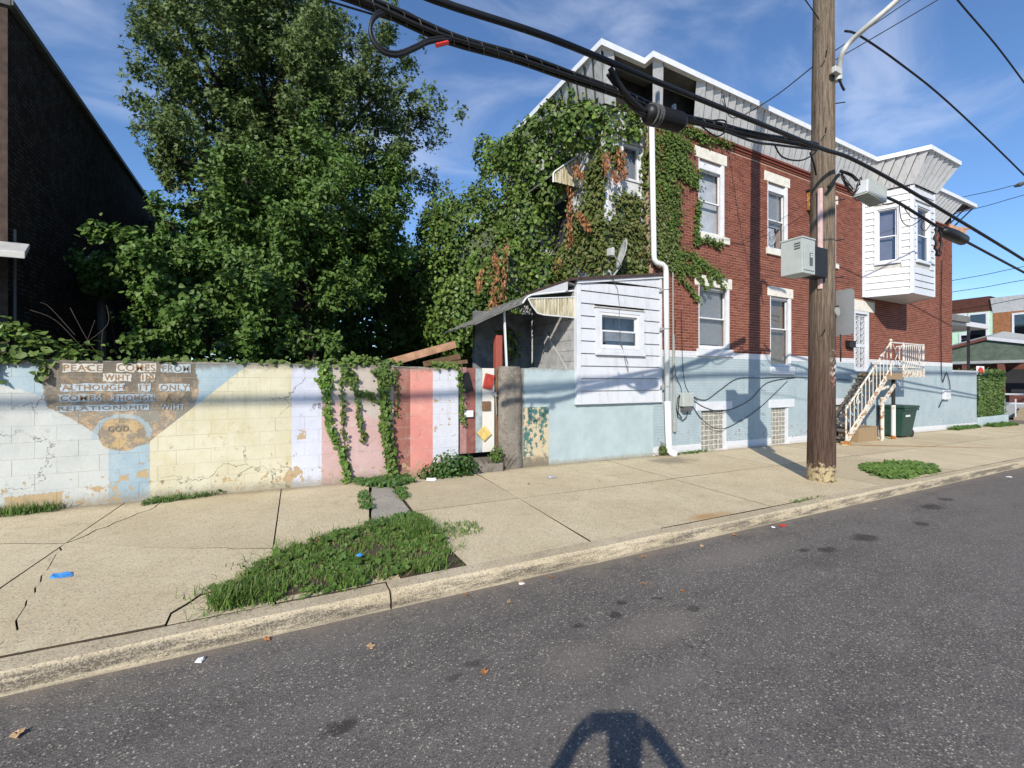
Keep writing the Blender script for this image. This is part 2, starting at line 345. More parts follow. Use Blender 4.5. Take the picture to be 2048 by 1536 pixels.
# ---- painted house base: pale blue over brick, white band and white foot
g = G('paint_base'); fac, col = g.brick(g.X, g.Z, .213, .0677, .006); n = g.noise(2.0, 5, .6); n2 = g.noise(14, 5, .65); h = g.Z + .0137 * g.X - KH
edge = (g.noise(7, 3) - .5) * .03
c = g.mix(g.ss(n, .3, .7), (.320, .398, .430), (.375, .450, .480)); c = g.mix(g.ss(g.noise(3, 5, .7, vec=g.vec(g.X * 2, g.Y, g.Z * .4)), .52, .72) * .35, c, (.47, .57, .60))
low = g.ss(h, .95, .25); chip = g.ss(n2, .60, .63) * low * g.ss(n, .46, .54); c = g.mix(chip, c, (.20, .055, .035))
wh = g.mix(g.ss(n2, .4, .8) * .4, (.64, .65, .68), (.48, .47, .45))
c = g.mix(g.ss(g.noise(1.4, 6, .75), .50, .70) * .35, c, (.22, .32, .38)); c = g.mix(g.ss(g.noise(4, 6, .72, vec=g.vec(g.X * 3, g.Y, g.Z * .3)), .54, .74) * .30, c, (.55, .60, .60)); c = g.mix((g.Z + edge * .3) > 2.335, c, wh); c = g.mix((h + edge) < .20, c, g.mix(g.ss(h, .10, .0) * .5, wh, (.45, .40, .32)))
g.out(c, .7, (1.0 - fac) * .8 + n2 * .4 - chip * .5, .8, .008)
# ---- parged pale-blue yard wall with the bare green patch
g = G('paint_parged'); n = g.noise(2.4, 5, .6); n2 = g.noise(11, 6, .65); st = g.noise(2.5, 6, .7, vec=g.vec(g.X * 2.5, g.Y, g.Z * .45)); h = g.Z + .0137 * g.X - KH
c = g.mix(g.ss(n, .3, .7), (.345, .425, .445), (.405, .490, .508)); c = g.mix(g.ss(st, .55, .8) * .3, c, (.60, .66, .64))
c = g.mix(g.ss(g.Z + n2 * .2, 2.0, 2.12) * .7, c, (.22, .21, .18)); c = g.mix(g.ss(h + n2 * .22, .22, .12) * .75, c, (.30, .27, .20))
ed = (n2 - .5) * .08
gr = ((g.X + ed) > 4.27) * ((g.X + ed * .6) < 4.85) * ((g.Z + ed * .5) < 1.235)
peel = g.ss(st * .55 + n2 * .55 + (1.23 - g.Z) * .07, .545, .60)
cg = g.mix(peel, (.055, .15, .14), (.52, .43, .29)); cg = g.mix(g.ss(h + n2 * .3, .42, .22), cg, (.20, .17, .125))
c = g.mix(gr, c, cg); c = g.mix(g.ss(g.X + ed * 1.6, 4.30, 4.25) * .95, c, (.17, .155, .125))
g.out(c, .8, n2 + st * .5, .45, .008)
# ---- the mural on the block wall (flat paint; x along the wall, z up)
g = G('paint_mural'); X = g.X; Z = g.Z; n = g.noise(2.2, 5, .6); n2 = g.noise(12, 6, .65); n3 = g.noise(40, 4); st = g.noise(2.2, 6, .7, vec=g.vec(X * 1.6, g.Y, Z * .8)); h = Z + .0137 * X - KH
e = (n2 - .5) * .045 + (n3 - .5) * .02
white = g.mix(g.ss(n, .3, .7), (.43, .45, .435), (.51, .53, .51)); blue = g.mix(g.ss(n, .3, .7), (.27, .37, .43), (.36, .46, .51))
yel = g.mix(g.ss(n, .35, .65), (.55, .51, .36), (.61, .575, .435)); yel = g.mix(g.ss(st, .5, .72) * .5, yel, (.50, .42, .22))
lav = g.mix(g.ss(n, .3, .7), (.52, .54, .635), (.59, .61, .70)); pink = g.mix(g.ss(n, .3, .7), (.50, .335, .315), (.56, .385, .37)); taupe = (.47, .41, .36)
mar = g.mix(g.ss(st, .4, .7), (.27, .105, .080), (.33, .14, .11)); cor = g.mix(g.ss(n, .3, .7), (.60, .235, .20), (.66, .29, .24)); lw = g.mix(g.ss(n2, .3, .7), (.54, .56, .63), (.61, .62, .67))
# pale blue above a curve, white below it, blue shaft under the disc
curve = Z - (1.70 - (X + 2.92) * .20 - g.math('POWER', ((X + 2.92) * .78).max(0.), 2.0) * .75) + e
c = g.mix(g.ss(curve, -.01, .01), white, blue); c = g.mix(((X + e * .2) > -1.91), c, blue)
disc = g.math('SQRT', (X + 1.74) * (X + 1.74) + (Z - 1.66) * (Z - 1.66)) + e * 2
dm = g.ss(disc, .80, .78).max(((X + e) > -2.50) * ((X + e) < -.98) * (Z > 1.66))
dm = dm * g.ss(curve + .10, -.01, .01)
tan = g.mix(g.ss(n2, .40, .62), (.46, .33, .20), (.27, .19, .115)); tan = g.mix(g.ss(st * .6 + n3 * .4, .47, .53) * .8, tan, (.20, .21, .195)); tan = g.mix(g.ss(Z + (n2 - .5) * .9, 1.40, 1.85) * .85, tan, (.13, .11, .085))
c = g.mix(dm, c, tan)
d3 = g.math('SQRT', (X + 1.77) * (X + 1.77) * .8 + (Z - 1.05) * (Z - 1.05)) + e * 2
c = g.mix(g.ss(d3, .225, .21), c, g.mix(g.ss(n2, .42, .58), (.46, .33, .17), (.24, .20, .15))); c = g.mix(g.ss((d3 - .245).abs(), .03, .015) * .7 * (Z > 1.0), c, blue)
diag = Z - (.95 + (X + 1.48) * .9217) + e * .3
c = g.mix(((X + e * .3) > -1.485) * (diag < 0.), c, yel)
c = g.mix((X + e * .2) > .22, c, lav); c = g.mix((X + e * .2) > .64, c, pink)
tp = g.ss(Z - (1.42 - g.ss(X, 1.0, 1.55) * .32) + e, -.02, .02); c = g.mix(((X + e * .2) > .64) * tp, c, taupe)
c = g.mix(X > 1.76, c, mar); c = g.mix((X + e * .15) > 2.04, c, cor); c = g.mix((X + e * .15) > 2.44, c, lw)
# flaking to bare tan render, more of it near the foot; dirt along the top and the foot
bx = lambda x0, x1, z0, z1: ((X + e * 3) > x0) * ((X + e * 3) < x1) * ((Z + e * 3) > z0) * ((Z + e * 3) < z1)
fl = g.ss(n2 * .6 + st * .4 + g.ss(h, .60, .1) * .095, .635, .65).max(bx(-2.86, -2.35, .20, .36)).max(bx(.235, .33, .30, .44)).max(bx(.30, .42, .86, 1.0) * (n2 > .47)).max(bx(-1.80, -1.70, .44, .52)).max(bx(-1.62, -1.50, .45, .56)).max(bx(2.48, 2.78, .85, 1.45) * (n2 > .58))
c = g.mix(fl, c, g.mix(n3, (.36, .25, .13), (.52, .39, .23)))
c = g.mix(g.ss(Z + n2 * .22, 1.98, 2.12) * .8, c, (.13, .115, .09))
c = g.mix(g.ss(h + n2 * .34, .36, .16) * .75, c, (.25, .215, .15)); c = g.mix(g.ss(n2, .56, .76) * .34, c, (.22, .19, .14)); sk = g.noise(3.0, 6, .72, vec=g.vec(X * 3.2, g.Y, Z * .35)); c = g.mix(g.ss(sk, .52, .72) * g.ss(Z, .7, 2.0) * .45, c, (.20, .175, .135)); c = g.mix(g.ss(g.noise(5, 7, .75), .50, .70) * .28, c, (.62, .58, .50))
crk, _ = g.vor(1.5, vec=g.vec(X + n2 * .35 + n * .4, 0.0, Z * 1.3 + n * .9 + n2 * .2), feature='DISTANCE_TO_EDGE')
ck = g.ss(crk, .008, .003) * g.ss(g.noise(1.3, 2), .54, .62); c = g.mix(ck * .75, c, (.06, .05, .04))
g.out(c, .8, n2 * .8 + n * .6 + n3 * .25 - fl * .35 - ck, .55, .012)
plain('block_joint', (.34, .31, .26), .95, .2, 8)
def faded(name, c, lo, hi):
    g = G(name); n = g.noise(9, 6, .72); n2 = g.noise(30, 4, .7); k = g.ss(n * .6 + n2 * .4, lo, hi); g.out(g.mix(k, c, g.mix(g.ss(n2, .4, .6), (.34, .245, .15), (.17, .145, .11))), .9, n2, .3, .004)
faded('letter_white', (.54, .52, .47), .52, .60); faded('letter_blue', (.40, .47, .51), .52, .60); faded('letter_brown', (.27, .175, .10), .58, .70); faded('letter_grey', (.19, .17, .145), .58, .70)
# ---- trim, siding, metal
g = G('siding_white'); st = g.noise(2.2, 5, .7, vec=g.vec(g.X * 3, g.Y * 3, g.Z * .5)); n = g.noise(9, 4)
g.out(g.mix(g.ss(st, .46, .74) * .5, g.mix(g.ss(g.noise(2.5, 5, .7), .5, .75) * .4, (.58, .60, .645), (.46, .46, .455)), (.38, .37, .34)), .45, g.noise(3.5, 3) + n * .2, .25, .012)
g = G('stone_white'); n = g.noise(6, 5, .65); g.out(g.mix(g.ss(n, .45, .75) * .6, (.68, .655, .59), (.42, .38, .31)), .8, g.noise(40, 3), .3, .004)
plain('vinyl_white', (.60, .62, .665), .35, .05, 5); plain('window_frame', (.66, .67, .70), .4, .07, 7); plain('frame_grey', (.46, .45, .43), .6, .15, 9)
g = G('panel_metal'); st = g.noise(2.0, 5, .7, vec=g.vec(g.X * 5, g.Y * 5, g.Z * .6)); n = g.noise(7, 5)
g.out(g.mix(g.ss(st, .46, .72) * .65, (.64, .65, .67), (.38, .37, .35)), .5, n, .1, .004, metal=0.)
plain('fascia_white', (.68, .70, .74), .4, .06, 6)
plain('void_shade', (.018, .014, .012), .95, .4, 6, bs=.5); plain('room_dark', (.03, .03, .035), .9, .1, 3)  # void colour near black: old brick plus fascia shade painted into it
plain('blind', (.66, .66, .67), .7, .05, 9); plain('curtain_grey', (.46, .48, .51), .8, .12, 4); plain('curtain_lilac', (.30, .29, .36), .8, .12, 4); plain('board_tan', (.36, .27, .18), .8, .15, 5)
def glass(name, tint, gl):
    g = G(name); tr = g.t.nodes.new('ShaderNodeBsdfTransparent'); tr.inputs[0].default_value = tint + (1,); gs = g.t.nodes.new('ShaderNodeBsdfGlossy'); gs.inputs['Roughness'].default_value = .03
    fr = g.t.nodes.new('ShaderNodeLayerWeight'); fr.inputs[0].default_value = .5; mxs = g.t.nodes.new('ShaderNodeMixShader'); g.put(mxs.inputs[0], (g.math('POWER', Ex(g, fr.outputs[1]), 4.0) * .7 + gl).min(1.))
    g.t.links.new(tr.outputs[0], mxs.inputs[1]); g.t.links.new(gs.outputs[0], mxs.inputs[2]); g.t.links.new(mxs.outputs[0], g.out_n.inputs[0])
glass('glass', (.90, .92, .94), .05); glass('glass_dark', (.62, .65, .70), .12)
g = G('glass_block'); n = g.noise(18, 2, vec=g.vec(g.X * 1.0, g.Y, g.Z * .6)); g.out(g.mix(g.ss(n, .35, .7), (.19, .185, .165), (.36, .35, .31)), .12, n, .9, .03, spec=.6)
plain('grout', (.60, .57, .50), .85, .1, 9)
g = G('gutter_white'); n = g.noise(8, 4); g.out(g.mix(g.ss(n, .5, .75) * .2, (.68, .70, .72), (.5, .5, .48)), .35, None)
rusty('paint_rust', (.64, .60, .52), .505, (.42, .19, .055)); rusty('paint_rust_light', (.66, .64, .60), .58, (.40, .17, .05)); rusty('rust_heavy', (.60, .40, .20), .42, (.42, .17, .04))
rusty('tread_wood', (.13, .115, .10), .60, (.20, .12, .06)); rusty('old_board', (.30, .21, .12), .60, (.12, .08, .05)); plain('step_dark', (.075, .065, .055), .9, .3, 14)
plain('post_dark', (.02, .02, .022), .6); plain('black_plastic', (.012, .012, .013), .45); plain('cable_black', (.010, .010, .011), .5, .2, 20); plain('cable_grey', (.10, .10, .10), .6)
plain('grey_metal', (.30, .31, .30), .45, .08, 8); plain('cabinet_grey', (.40, .43, .41), .5, .06, 5); plain('sign_back', (.30, .31, .32), .42, .08, 3, metal=.3); plain('dish_grey', (.46, .47, .46), .45, .12, 14); plain('pink_paint', (.62, .44, .43), .7, .15, 9)
g = G('pole_wood'); s = g.noise(6, 6, .7, vec=g.vec(g.X * 5, g.Y * 5, g.Z * .22)); s2 = g.noise(22, 4, .7, vec=g.vec(g.X * 5, g.Y * 5, g.Z * .16)); kn = g.noise(5, 3, vec=g.vec(g.X * 1.5, g.Y * 1.5, g.Z)); hi = g.ss(g.Z, 1.2, 4.0)
c = g.mix(g.ss(s * .5 + s2 * .5, .38, .62), g.mix(hi, (.040, .024, .018), (.075, .055, .040)), g.mix(hi, (.125, .080, .060), (.25, .20, .150)))
c = g.mix(g.ss(s2, .62, .70) * .7, c, (.035, .024, .018))
h = g.Z + .0137 * g.X - KH; fl = g.ss(g.noise(13, 5, .7), .50, .56)
c = g.mix(g.ss(h + (g.noise(16, 4, .7) - .5) * .45, .30, .24) * g.ss(g.noise(15, 4, .7), .40, .50), c, (.42, .34, .20))
pb = g.ss((h - 1.95).abs(), .42, .10) * fl * g.ss(g.X - g.Y * .5, 6.24, 6.40); c = g.mix(pb, c, g.mix(g.ss(h, 1.75, 1.9), (.55, .26, .24), (.66, .64, .60)))
g.out(c, .9, s * .5 + s2 * .8, .9, .02, spec=.2)
plain('lamp_arm_paint', (.50, .50, .47), .45, .08, 9)
plain('bin_green', (.018, .052, .042), .45, .2, 6); plain('bin_label', (.6, .62, .6), .6)
plain('blue_plastic', (.06, .26, .62), .35, .3, 25); plain('paper_white', (.75, .75, .76), .7, .1, 12); plain('red_wrap', (.5, .04, .03), .4); plain('foil', (.55, .55, .57), .3, .2, 30, metal=.5)
plain('leaf_litter_orange', (.33, .14, .05), .8, .3, 20); plain('leaf_litter_tan', (.45, .30, .16), .8, .3, 20)
plain('wood_pale', (.45, .25, .15), .8, .25, 7); plain('gate_maroon', (.22, .085, .07), .75, .25, 7); plain('gate_blue', (.30, .36, .37), .8, .25, 7); plain('gate_pink', (.36, .20, .18), .8, .2, 7); plain('red_box', (.40, .05, .035), .6, .25, 9); plain('yellow_board', (.62, .46, .15), .75, .15, 12); plain('mail_white', (.7, .7, .72), .5, .1, 9); plain('brown_wood', (.17, .10, .055), .8, .25, 9); rusty('gate_white', (.66, .63, .57), .60, (.40, .31, .20)); rusty('post_red', (.33, .085, .06), .60, (.10, .04, .03))
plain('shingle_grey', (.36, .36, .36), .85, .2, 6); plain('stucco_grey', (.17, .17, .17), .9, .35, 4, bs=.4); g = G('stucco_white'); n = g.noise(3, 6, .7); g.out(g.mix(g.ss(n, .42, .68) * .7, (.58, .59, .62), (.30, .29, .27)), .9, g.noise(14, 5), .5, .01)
plain('awning_slat', (.16, .16, .15), .6, .25, 8); plain('awning_green', (.03, .075, .06), .5, .2, 6); g = G('awning_cream'); st = g.noise(4, 5, .7, vec=g.vec(g.X * 6, g.Y * 3, g.Z * .7)); g.out(g.mix(g.ss(st, .40, .66), (.62, .58, .45), (.27, .22, .11)), .6, None)
plain('shed_roof', (.06, .04, .035), .9, .3, 12)
plain('bark', (.075, .058, .045), .95, .3, 9, bs=.6); plain('stem_brown', (.10, .06, .035), .9, .3, 9)
leafm('leaf_maple', ((.054, .088, .024), (.086, .130, .034), (.132, .176, .060)), .55, .2, .28, .25)
leafm('leaf_mulberry', ((.048, .094, .017), (.078, .144, .026), (.118, .186, .042)), .52, .22, .3, .3)
leafm('leaf_ivy', ((.046, .080, .016), (.080, .132, .026), (.130, .165, .036)), .55, .18, .28, .4)
leafm('leaf_creeper', ((.050, .080, .020), (.095, .125, .030), (.150, .130, .045)), .5, .18, .35, .3)
leafm('leaf_bright', ((.060, .135, .020), (.110, .200, .032), (.180, .250, .045)), .45, .25, .4, .3)
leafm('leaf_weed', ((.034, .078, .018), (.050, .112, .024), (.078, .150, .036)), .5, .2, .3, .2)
leafm('leaf_dead', ((.22, .095, .045), (.34, .16, .075), (.42, .23, .12)), .8, .2, .15, .1)
leafm('straw', ((.30, .22, .10), (.40, .31, .15), (.34, .28, .12)), .8, .2, .2, .1)
leafm('grass_blade', ((.065, .13, .022), (.11, .20, .034), (.22, .25, .09)), .55, .22, .3, .3, 2.)
leafm('hedge_leaf', ((.030, .065, .014), (.055, .105, .022), (.13, .17, .035)), .5, .2, .35, .4)
plain('mint_siding', (.48, .68, .52), .7, .06, 3); plain('brown_brick', (.27, .12, .055), .9, .2, 5); plain('brown_trim', (.14, .055, .04), .7, .15, 4); plain('porch_grey', (.33, .35, .36), .7, .1, 4); plain('porch_green', (.10, .13, .10), .7, .2, 4); plain('sign_red', (.62, .03, .03), .5, .05, 5); plain('roof_tar', (.10, .10, .10), .9, .2, 4)
plain('skin', (.45, .26, .19), .55, .05, 8); plain('shirt_navy', (.03, .04, .09), .85, .1, 8)
# ================================================================ ground, road, kerb, pavement
YK, YS, YW = 3.46, 3.67, 7.55
def sheet(x0, x1, y0, y1, dz, nx=1):
    mb = MB()
    for i in range(nx):
        a = x0 + (x1 - x0) * i / nx; b = x0 + (x1 - x0) * (i + 1) / nx
        mb.quad((a, y0, gz(a, dz)), (b, y0, gz(b, dz)), (b, y1, gz(b, dz)), (a, y1, gz(a, dz)))
    return mb
struct('ground', sheet(-500, 700, -500, 900, -.06), 'yard_earth')
struct('road', sheet(-120, 38.4, -14, YK + .02, 0), 'asphalt')
struct('cross_street', sheet(31.2, 38.4, YK + .02, 120, -.002), 'asphalt')
struct('yard', sheet(-40, 24, 7.7, 60, .10), 'yard_earth')
pav = struct('pavement', sheet(-60, 31, YS - .02, 7.7, KH - .05), 'void_shade')
def inset(p, d):
    n = len(p); A = sum(p[i][0] * p[(i + 1) % n][1] - p[(i + 1) % n][0] * p[i][1] for i in range(n)); s = 1 if A > 0 else -1; o = []
    for i in range(n):
        a = Vector(p[i - 1]); b = Vector(p[i]); c = Vector(p[(i + 1) % n]); e1 = (b - a).normalized(); e2 = (c - b).normalized()
        n1 = Vector((-e1.y, e1.x)) * s; n2 = Vector((-e2.y, e2.x)) * s; m = n1 + n2
        if m.length < 1e-6: m = n1
        m.normalize(); k = max(.45, m.dot(n1)); q = b + m * d / k; o.append((q.x, q.y))
    return o
def crack(pts, amp=.022, step=.11):
    r = random.Random(int(abs(pts[0][0] * 1000) + abs(pts[-1][1]) * 777)); o = [pts[0]]
    for a, b in zip(pts, pts[1:]):
        n = max(1, int(math.dist(a, b) / step))
        for k in range(1, n + 1):
            t = k / n; j = amp if k < n else 0
            o.append((a[0] + (b[0] - a[0]) * t + r.uniform(-j, j), a[1] + (b[1] - a[1]) * t + r.uniform(-j, j)))
    return o
def slab(poly, gap=.007, tilt=0, lift=0, mat='pavement_concrete'):
    cx = sum(p[0] for p in poly) / len(poly); q = inset(poly, gap)
    mb = MB(); mb.prism(q, lambda x, y: gz(x, KH - .09), lambda x, y: gz(x, KH + lift) + tilt * (x - cx)); o = part('slab', mb, mat, pav)
    o.data.materials.append(MAT['soil'])
    for f_ in o.data.polygons:
        if abs(f_.normal.z) < .5: f_.material_index = 1
Nn = (-1.82, 5.92)
Au = crack([(-1.35, 7.55), (-1.35, 7.10), (-1.60, 6.54), Nn]); Al = crack([Nn, (-1.70, 5.15), (-1.60, 4.52), (-1.53, 4.18), (-1.46, 4.01), (-1.49, YS)])
Cr = crack([Nn, (-1.5, 5.70), (-.85, 5.31), (-.02, 4.88)], .018); Cl = crack([Nn, (-2.37, 6.17), (-4.2, 6.22), (-7.5, 6.4)], .02)
Dk = crack([(-.64, YS), (-.64, 3.84), (-.50, 4.07), (-.36, 4.11), (-.01, 4.36)], .018)
slab([(-1.74, 7.55)] + Au, .007); slab([(.08, 7.55)] + Au + Cr[1:], .006, .002)
slab(list(reversed(Cr)) + Al[1:] + list(Dk), .005, -.003, .004); slab(Al + [(-1.93, YS)], .005, 0, -.004)
slab([(-7.5, 7.55), (-1.74, 7.55)] + Cl, .007); slab(Cl + [(-7.5, YS), (-1.93, YS)], .007); slab(Dk + [(.0, YS)], .006, 0, -.006)
slab([(.08, 7.55), (1.36, 7.55), (.98, 5.42), (.96, 4.9), (.92, YS), (.0, YS), (-.02, 4.88)])
slab(crack([(1.38, 7.55), (.99, 5.42), (.97, 5.15), (1.45, 5.10), (1.50, 5.30), (1.66, 7.55)], .012, .25), .014, 0, -.012, 'strip_concrete')
slab(crack([(.97, 5.13), (.92, 4.5), (1.50, 4.55), (1.45, 5.08)], .015, .2), .016, 0, -.02, 'strip_concrete')
slab([(1.68, 7.55), (3.20, 7.55), (3.05, 5.52), (1.53, 5.52)]); slab([(1.51, 5.52), (3.05, 5.52), (2.87, YS), (1.50, YS), (1.50, 4.5)])
slab([(.93, 4.48), (1.49, 4.48), (1.49, YS), (.93, YS)], .0, 0, -.008, 'soil')
xs = [3.0, 6.1, 9.15, 12.2, 15.25, 18.3, 21.35, 24.4, 27.5, 31]
for i, (a, b) in enumerate(zip(xs, xs[1:])):
    sk = lambda x, y: x + (y - 5.52) * .085 + (.04 if x == 3.0 else 0)
    mid = 5.52 + .02 * (i % 3)
    slab([(sk(a, 7.55), 7.55), (sk(b, 7.55), 7.55), (sk(b, mid), mid), (sk(a, mid), mid)], .008, .0015 * (-1) ** i); slab([(sk(a, mid), mid), (sk(b, mid), mid), (sk(b, YS), YS), (sk(a, YS), YS)], .008)
for a, b in ((-10.6, -7.5), (-14, -10.6), (-18, -14)): slab([(a, 7.55), (b, 7.55), (b, YS), (a, YS)])
kerb = thing('kerb', 'long pale concrete kerb along the near edge of the pavement', 'kerb', (0, YK, 0))
for i in range(-5, 11):
    a = .79 + 3.06 * i + .008; b = a + 3.06 - .016; mb = MB(); r = random.Random(i); dz = r.uniform(-.008, .008)
    prof = [(YK, -.12), (YK + .012, .05), (YK + .022, .095), (YK + .05, KH + .002), (YS - .012, KH + .004), (YS - .012, -.12)]; n = 8; vs = []
    for k in range(n + 1):
        x = a + (b - a) * k / n
        for j, (y, z) in enumerate(prof): vs.append((x, y + (r.uniform(-.006, .006) if j < 4 else 0), gz(x, z + (dz + r.uniform(-.004, .004) if j in (2, 3, 4) else 0))))
    m = len(prof); fs = [(k * m + j, k * m + (j + 1) % m, (k + 1) * m + (j + 1) % m, (k + 1) * m + j) for k in range(n) for j in range(m)] + [tuple(range(m)), tuple(n * m + j for j in range(m))]
    mb.add(vs, fs); part('kerbstone', mb, 'kerb_concrete', kerb)

# ================================================================ garden wall with the mural
gw = thing('garden_wall', 'block garden wall painted with faded mural, lettering and coloured stripes', 'wall', (-2, 7.65, 0))
part('core', MB().box(-9.2, 1.755, YW + .0016, 7.75, -.1, 2.0).box(1.77, 2.9, YW + .0016, 7.75, -.1, 1.965), 'block_joint', gw)
bm_full = None
def block(x0, x1, z0, z1):
    global bm_full
    r = random.uniform(-.0012, .0012); full = abs(x1 - x0 - .4) < 1e-6 and abs(z1 - z0 - .2) < 1e-6
    if full:
        if bm_full is None:
            t = MB().cbox(.0006, .3994, .1, -.0, .0006, .1994, .0022); bm_full = mkmesh('block', t.v, t.f); bm_full.materials.append(MAT['paint_mural'])
        shared('block', bm_full, (x0, YW + r, z0), gw)
    else:
        t = MB().cbox(x0 + .0006, x1 - .0006, YW + .1, YW + r, z0 + .0006, z1 - .0006, .0022); part('block', t, 'paint_mural', gw)
for (xa, xb, top) in ((-9.2, 1.76, 2.0), (1.765, 2.92, 1.965)):
    for k in range(11):
        z1 = top - .2 * k; z0 = z1 - .2; off = .2 * (k % 2); x = xa - off
        while x < xb - .01:
            a = max(x, xa); b = min(x + .4, xb)
            if z1 > gz(a, KH) - .02 and b - a > .03: block(a, b, z0, z1)
            x += .4
mb = MB(); r = random.Random(3); n = 60
for (xa, xb, za, zb) in ((-9.2, 1.762, 2.0, 2.0), (1.767, 2.92, 1.992, 1.955)):
    n = int((xb - xa) / .12); vs = []
    for i in range(n + 1):
        x = xa + (xb - xa) * i / n; z = za + (zb - za) * i / n
        vs += [(x, YW - .002 + r.uniform(-.003, .003), z - .012), (x, YW + .01, z + .012 + r.uniform(-.008, .01)), (x, 7.74, z + .014 + r.uniform(-.008, .01)), (x, 7.752, z - .012)]
    mb.add(vs, [(4 * i + j, 4 * i + j + 1, 4 * i + j + 5, 4 * i + j + 4) for i in range(n) for j in range(3)] + [(0, 1, 2, 3), (4 * n, 4 * n + 1, 4 * n + 2, 4 * n + 3)])
part('coping', mb, 'old_concrete', gw)
# stencilled lettering: pale patches with brown letters showing through
def lettering(txt, px0, px1, py0, py1, mat, parent, patch=None):
    a = atY(px0, py1, YW); b = atY(px1, py0, YW); x0, x1, z0, z1 = a[0], b[0], a[2], b[2]
    if patch:
        r = random.Random(txt + str(px0)); P = []; m = .012; n = 14
        for i in range(n): P.append((x0 - m + (x1 - x0 + 2 * m) * i / n, z0 - m + r.uniform(-.008, .008)))
        for i in range(3): P.append((x1 + m + r.uniform(-.01, .01), z0 - m + (z1 - z0 + 2 * m) * i / 3))
        for i in range(n): P.append((x1 + m - (x1 - x0 + 2 * m) * i / n, z1 + m + r.uniform(-.008, .008)))
        for i in range(3): P.append((x0 - m + r.uniform(-.01, .01), z1 + m - (z1 - z0 + 2 * m) * i / 3))
        q = MB(); k = len(P); q.add([(x, YW - .0045, z) for x, z in P] + [(x, YW + .004, z) for x, z in P], [tuple(range(k))] + [(i, (i + 1) % k, k + (i + 1) % k, k + i) for i in range(k)])
        part('letter_patch', q, patch, parent)
    c = bpy.data.curves.new('t', 'FONT'); c.body = txt; c.size = 1; c.offset = .012; c.space_character = 1.12
    to = bpy.data.objects.new('t', c); COL.objects.link(to); dg = bpy.context.evaluated_depsgraph_get(); me = bpy.data.meshes.new_from_object(to.evaluated_get(dg))
    vs = [v.co.copy() for v in me.vertices]; fs = [tuple(p.vertices) for p in me.polygons]; bpy.data.objects.remove(to); bpy.data.curves.remove(c)
    xa = min(v.x for v in vs); xb = max(v.x for v in vs); ya = min(v.y for v in vs); yb = max(v.y for v in vs); q = MB()
    q.add([(x0 + (v.x - xa) / (xb - xa) * (x1 - x0), YW - .0072, z0 + (v.y - ya) / (yb - ya) * (z1 - z0)) for v in vs], fs)
    part('lettering', q, mat, parent)
for txt, a, b, y0, y1, m, p in (('PEACE', 127, 204, 730, 742, 'letter_brown', 'letter_white'), ('COMES', 235, 310, 729, 742, 'letter_brown', 'letter_white'), ('FROM', 325, 379, 731, 743, 'letter_grey', 'letter_blue'),
                          ('WIHT', 209, 260, 749, 761, 'letter_brown', 'letter_white'), ('IN', 284, 307, 749, 761, 'letter_brown', 'letter_white'),
                          ('ALTHOUGH', 124, 248, 769, 781, 'letter_brown', 'letter_blue'), ('IT', 279, 300, 769, 781, 'letter_brown', 'letter_blue'), ('ONLY', 321, 377, 769, 781, 'letter_brown', 'letter_blue'),
                          ('COMES', 121, 200, 790, 802, 'letter_brown', 'letter_blue'), ('THOUGH', 224, 308, 790, 802, 'letter_brown', 'letter_blue'), ('A', 332, 343, 789, 801, 'letter_brown', None),
                          ('RELATIONSHIP', 116, 295, 810, 822, 'letter_grey', 'letter_blue'), ('WIHT', 321, 370, 808, 820, 'letter_blue', None), ('GOD.', 216, 262, 851, 864, 'letter_grey', None)):
    lettering(txt, a, b, y0, y1, m, gw, p)

# ================================================================ gate, pillar, parged blue wall, plank, post
gt = thing('plank_gate', 'mismatched plank gate of maroon, blue and white boards with small boards nailed on', 'gate', (3.3, 7.62, .4))
for k, (a, b, m, top) in enumerate(((2.965, 3.10, 'gate_pink', 2.0), (3.105, 3.27, 'gate_maroon', 1.99), (3.275, 3.41, 'gate_blue', 1.98), (3.415, 3.66, 'gate_white', 1.99))):
    part('plank', MB().box(a, b, 7.60 - .006 * (k % 2), 7.63, .42, top), m, gt, bevel=.004)
for z in (.65, 1.65): part('cross_rail', MB().box(2.97, 3.65, 7.632, 7.67, z, z + .1), 'brown_wood', gt)
def tiltbox(cx, cz, w, h, ang, y0, y1):
    c, s = math.cos(ang), math.sin(ang); mb = MB(); f = [(cx + c * a * w / 2 - s * b * h / 2, cz + s * a * w / 2 + c * b * h / 2) for a, b in ((-1, -1), (1, -1), (1, 1), (-1, 1))]
    return mb.add([(x, y0, z) for x, z in f] + [(x, y1, z) for x, z in f], [(0, 1, 2, 3), (7, 6, 5, 4), (0, 4, 5, 1), (1, 5, 6, 2), (2, 6, 7, 3), (3, 7, 4, 0)])
part('black_plate', tiltbox(3.07, 1.72, .20, .36, .28, 7.55, 7.592), 'black_plastic', gt, bevel=.006)
part('red_plate', tiltbox(3.53, 1.74, .19, .28, -.22, 7.55, 7.592), 'red_box', gt, bevel=.01)
part('wood_plate', MB().box(3.40, 3.57, 7.56, 7.592, 1.20, 1.37), 'brown_wood', gt, bevel=.004)
part('mail_slot', MB().box(3.04, 3.21, 7.54, 7.592, 1.09, 1.21), 'mail_white', gt, bevel=.008)
part('yellow_plate', tiltbox(3.44, .77, .20, .21, .70, 7.555, 7.592), 'yellow_board', gt, bevel=.004)
part('latch', MB().tube([(3.60, 7.56, 1.52), (3.69, 7.54, 1.47)], .018, 6).tube([(3.66, 7.54, 1.50), (3.68, 7.545, 1.12)], .008, 5).box(3.62, 3.68, 7.545, 7.6, 1.46, 1.54), 'grey_metal', gt)
part('gate_post', MB().box(3.69, 3.735, 7.61, 7.68, .36, 1.98), 'brown_wood', gt)
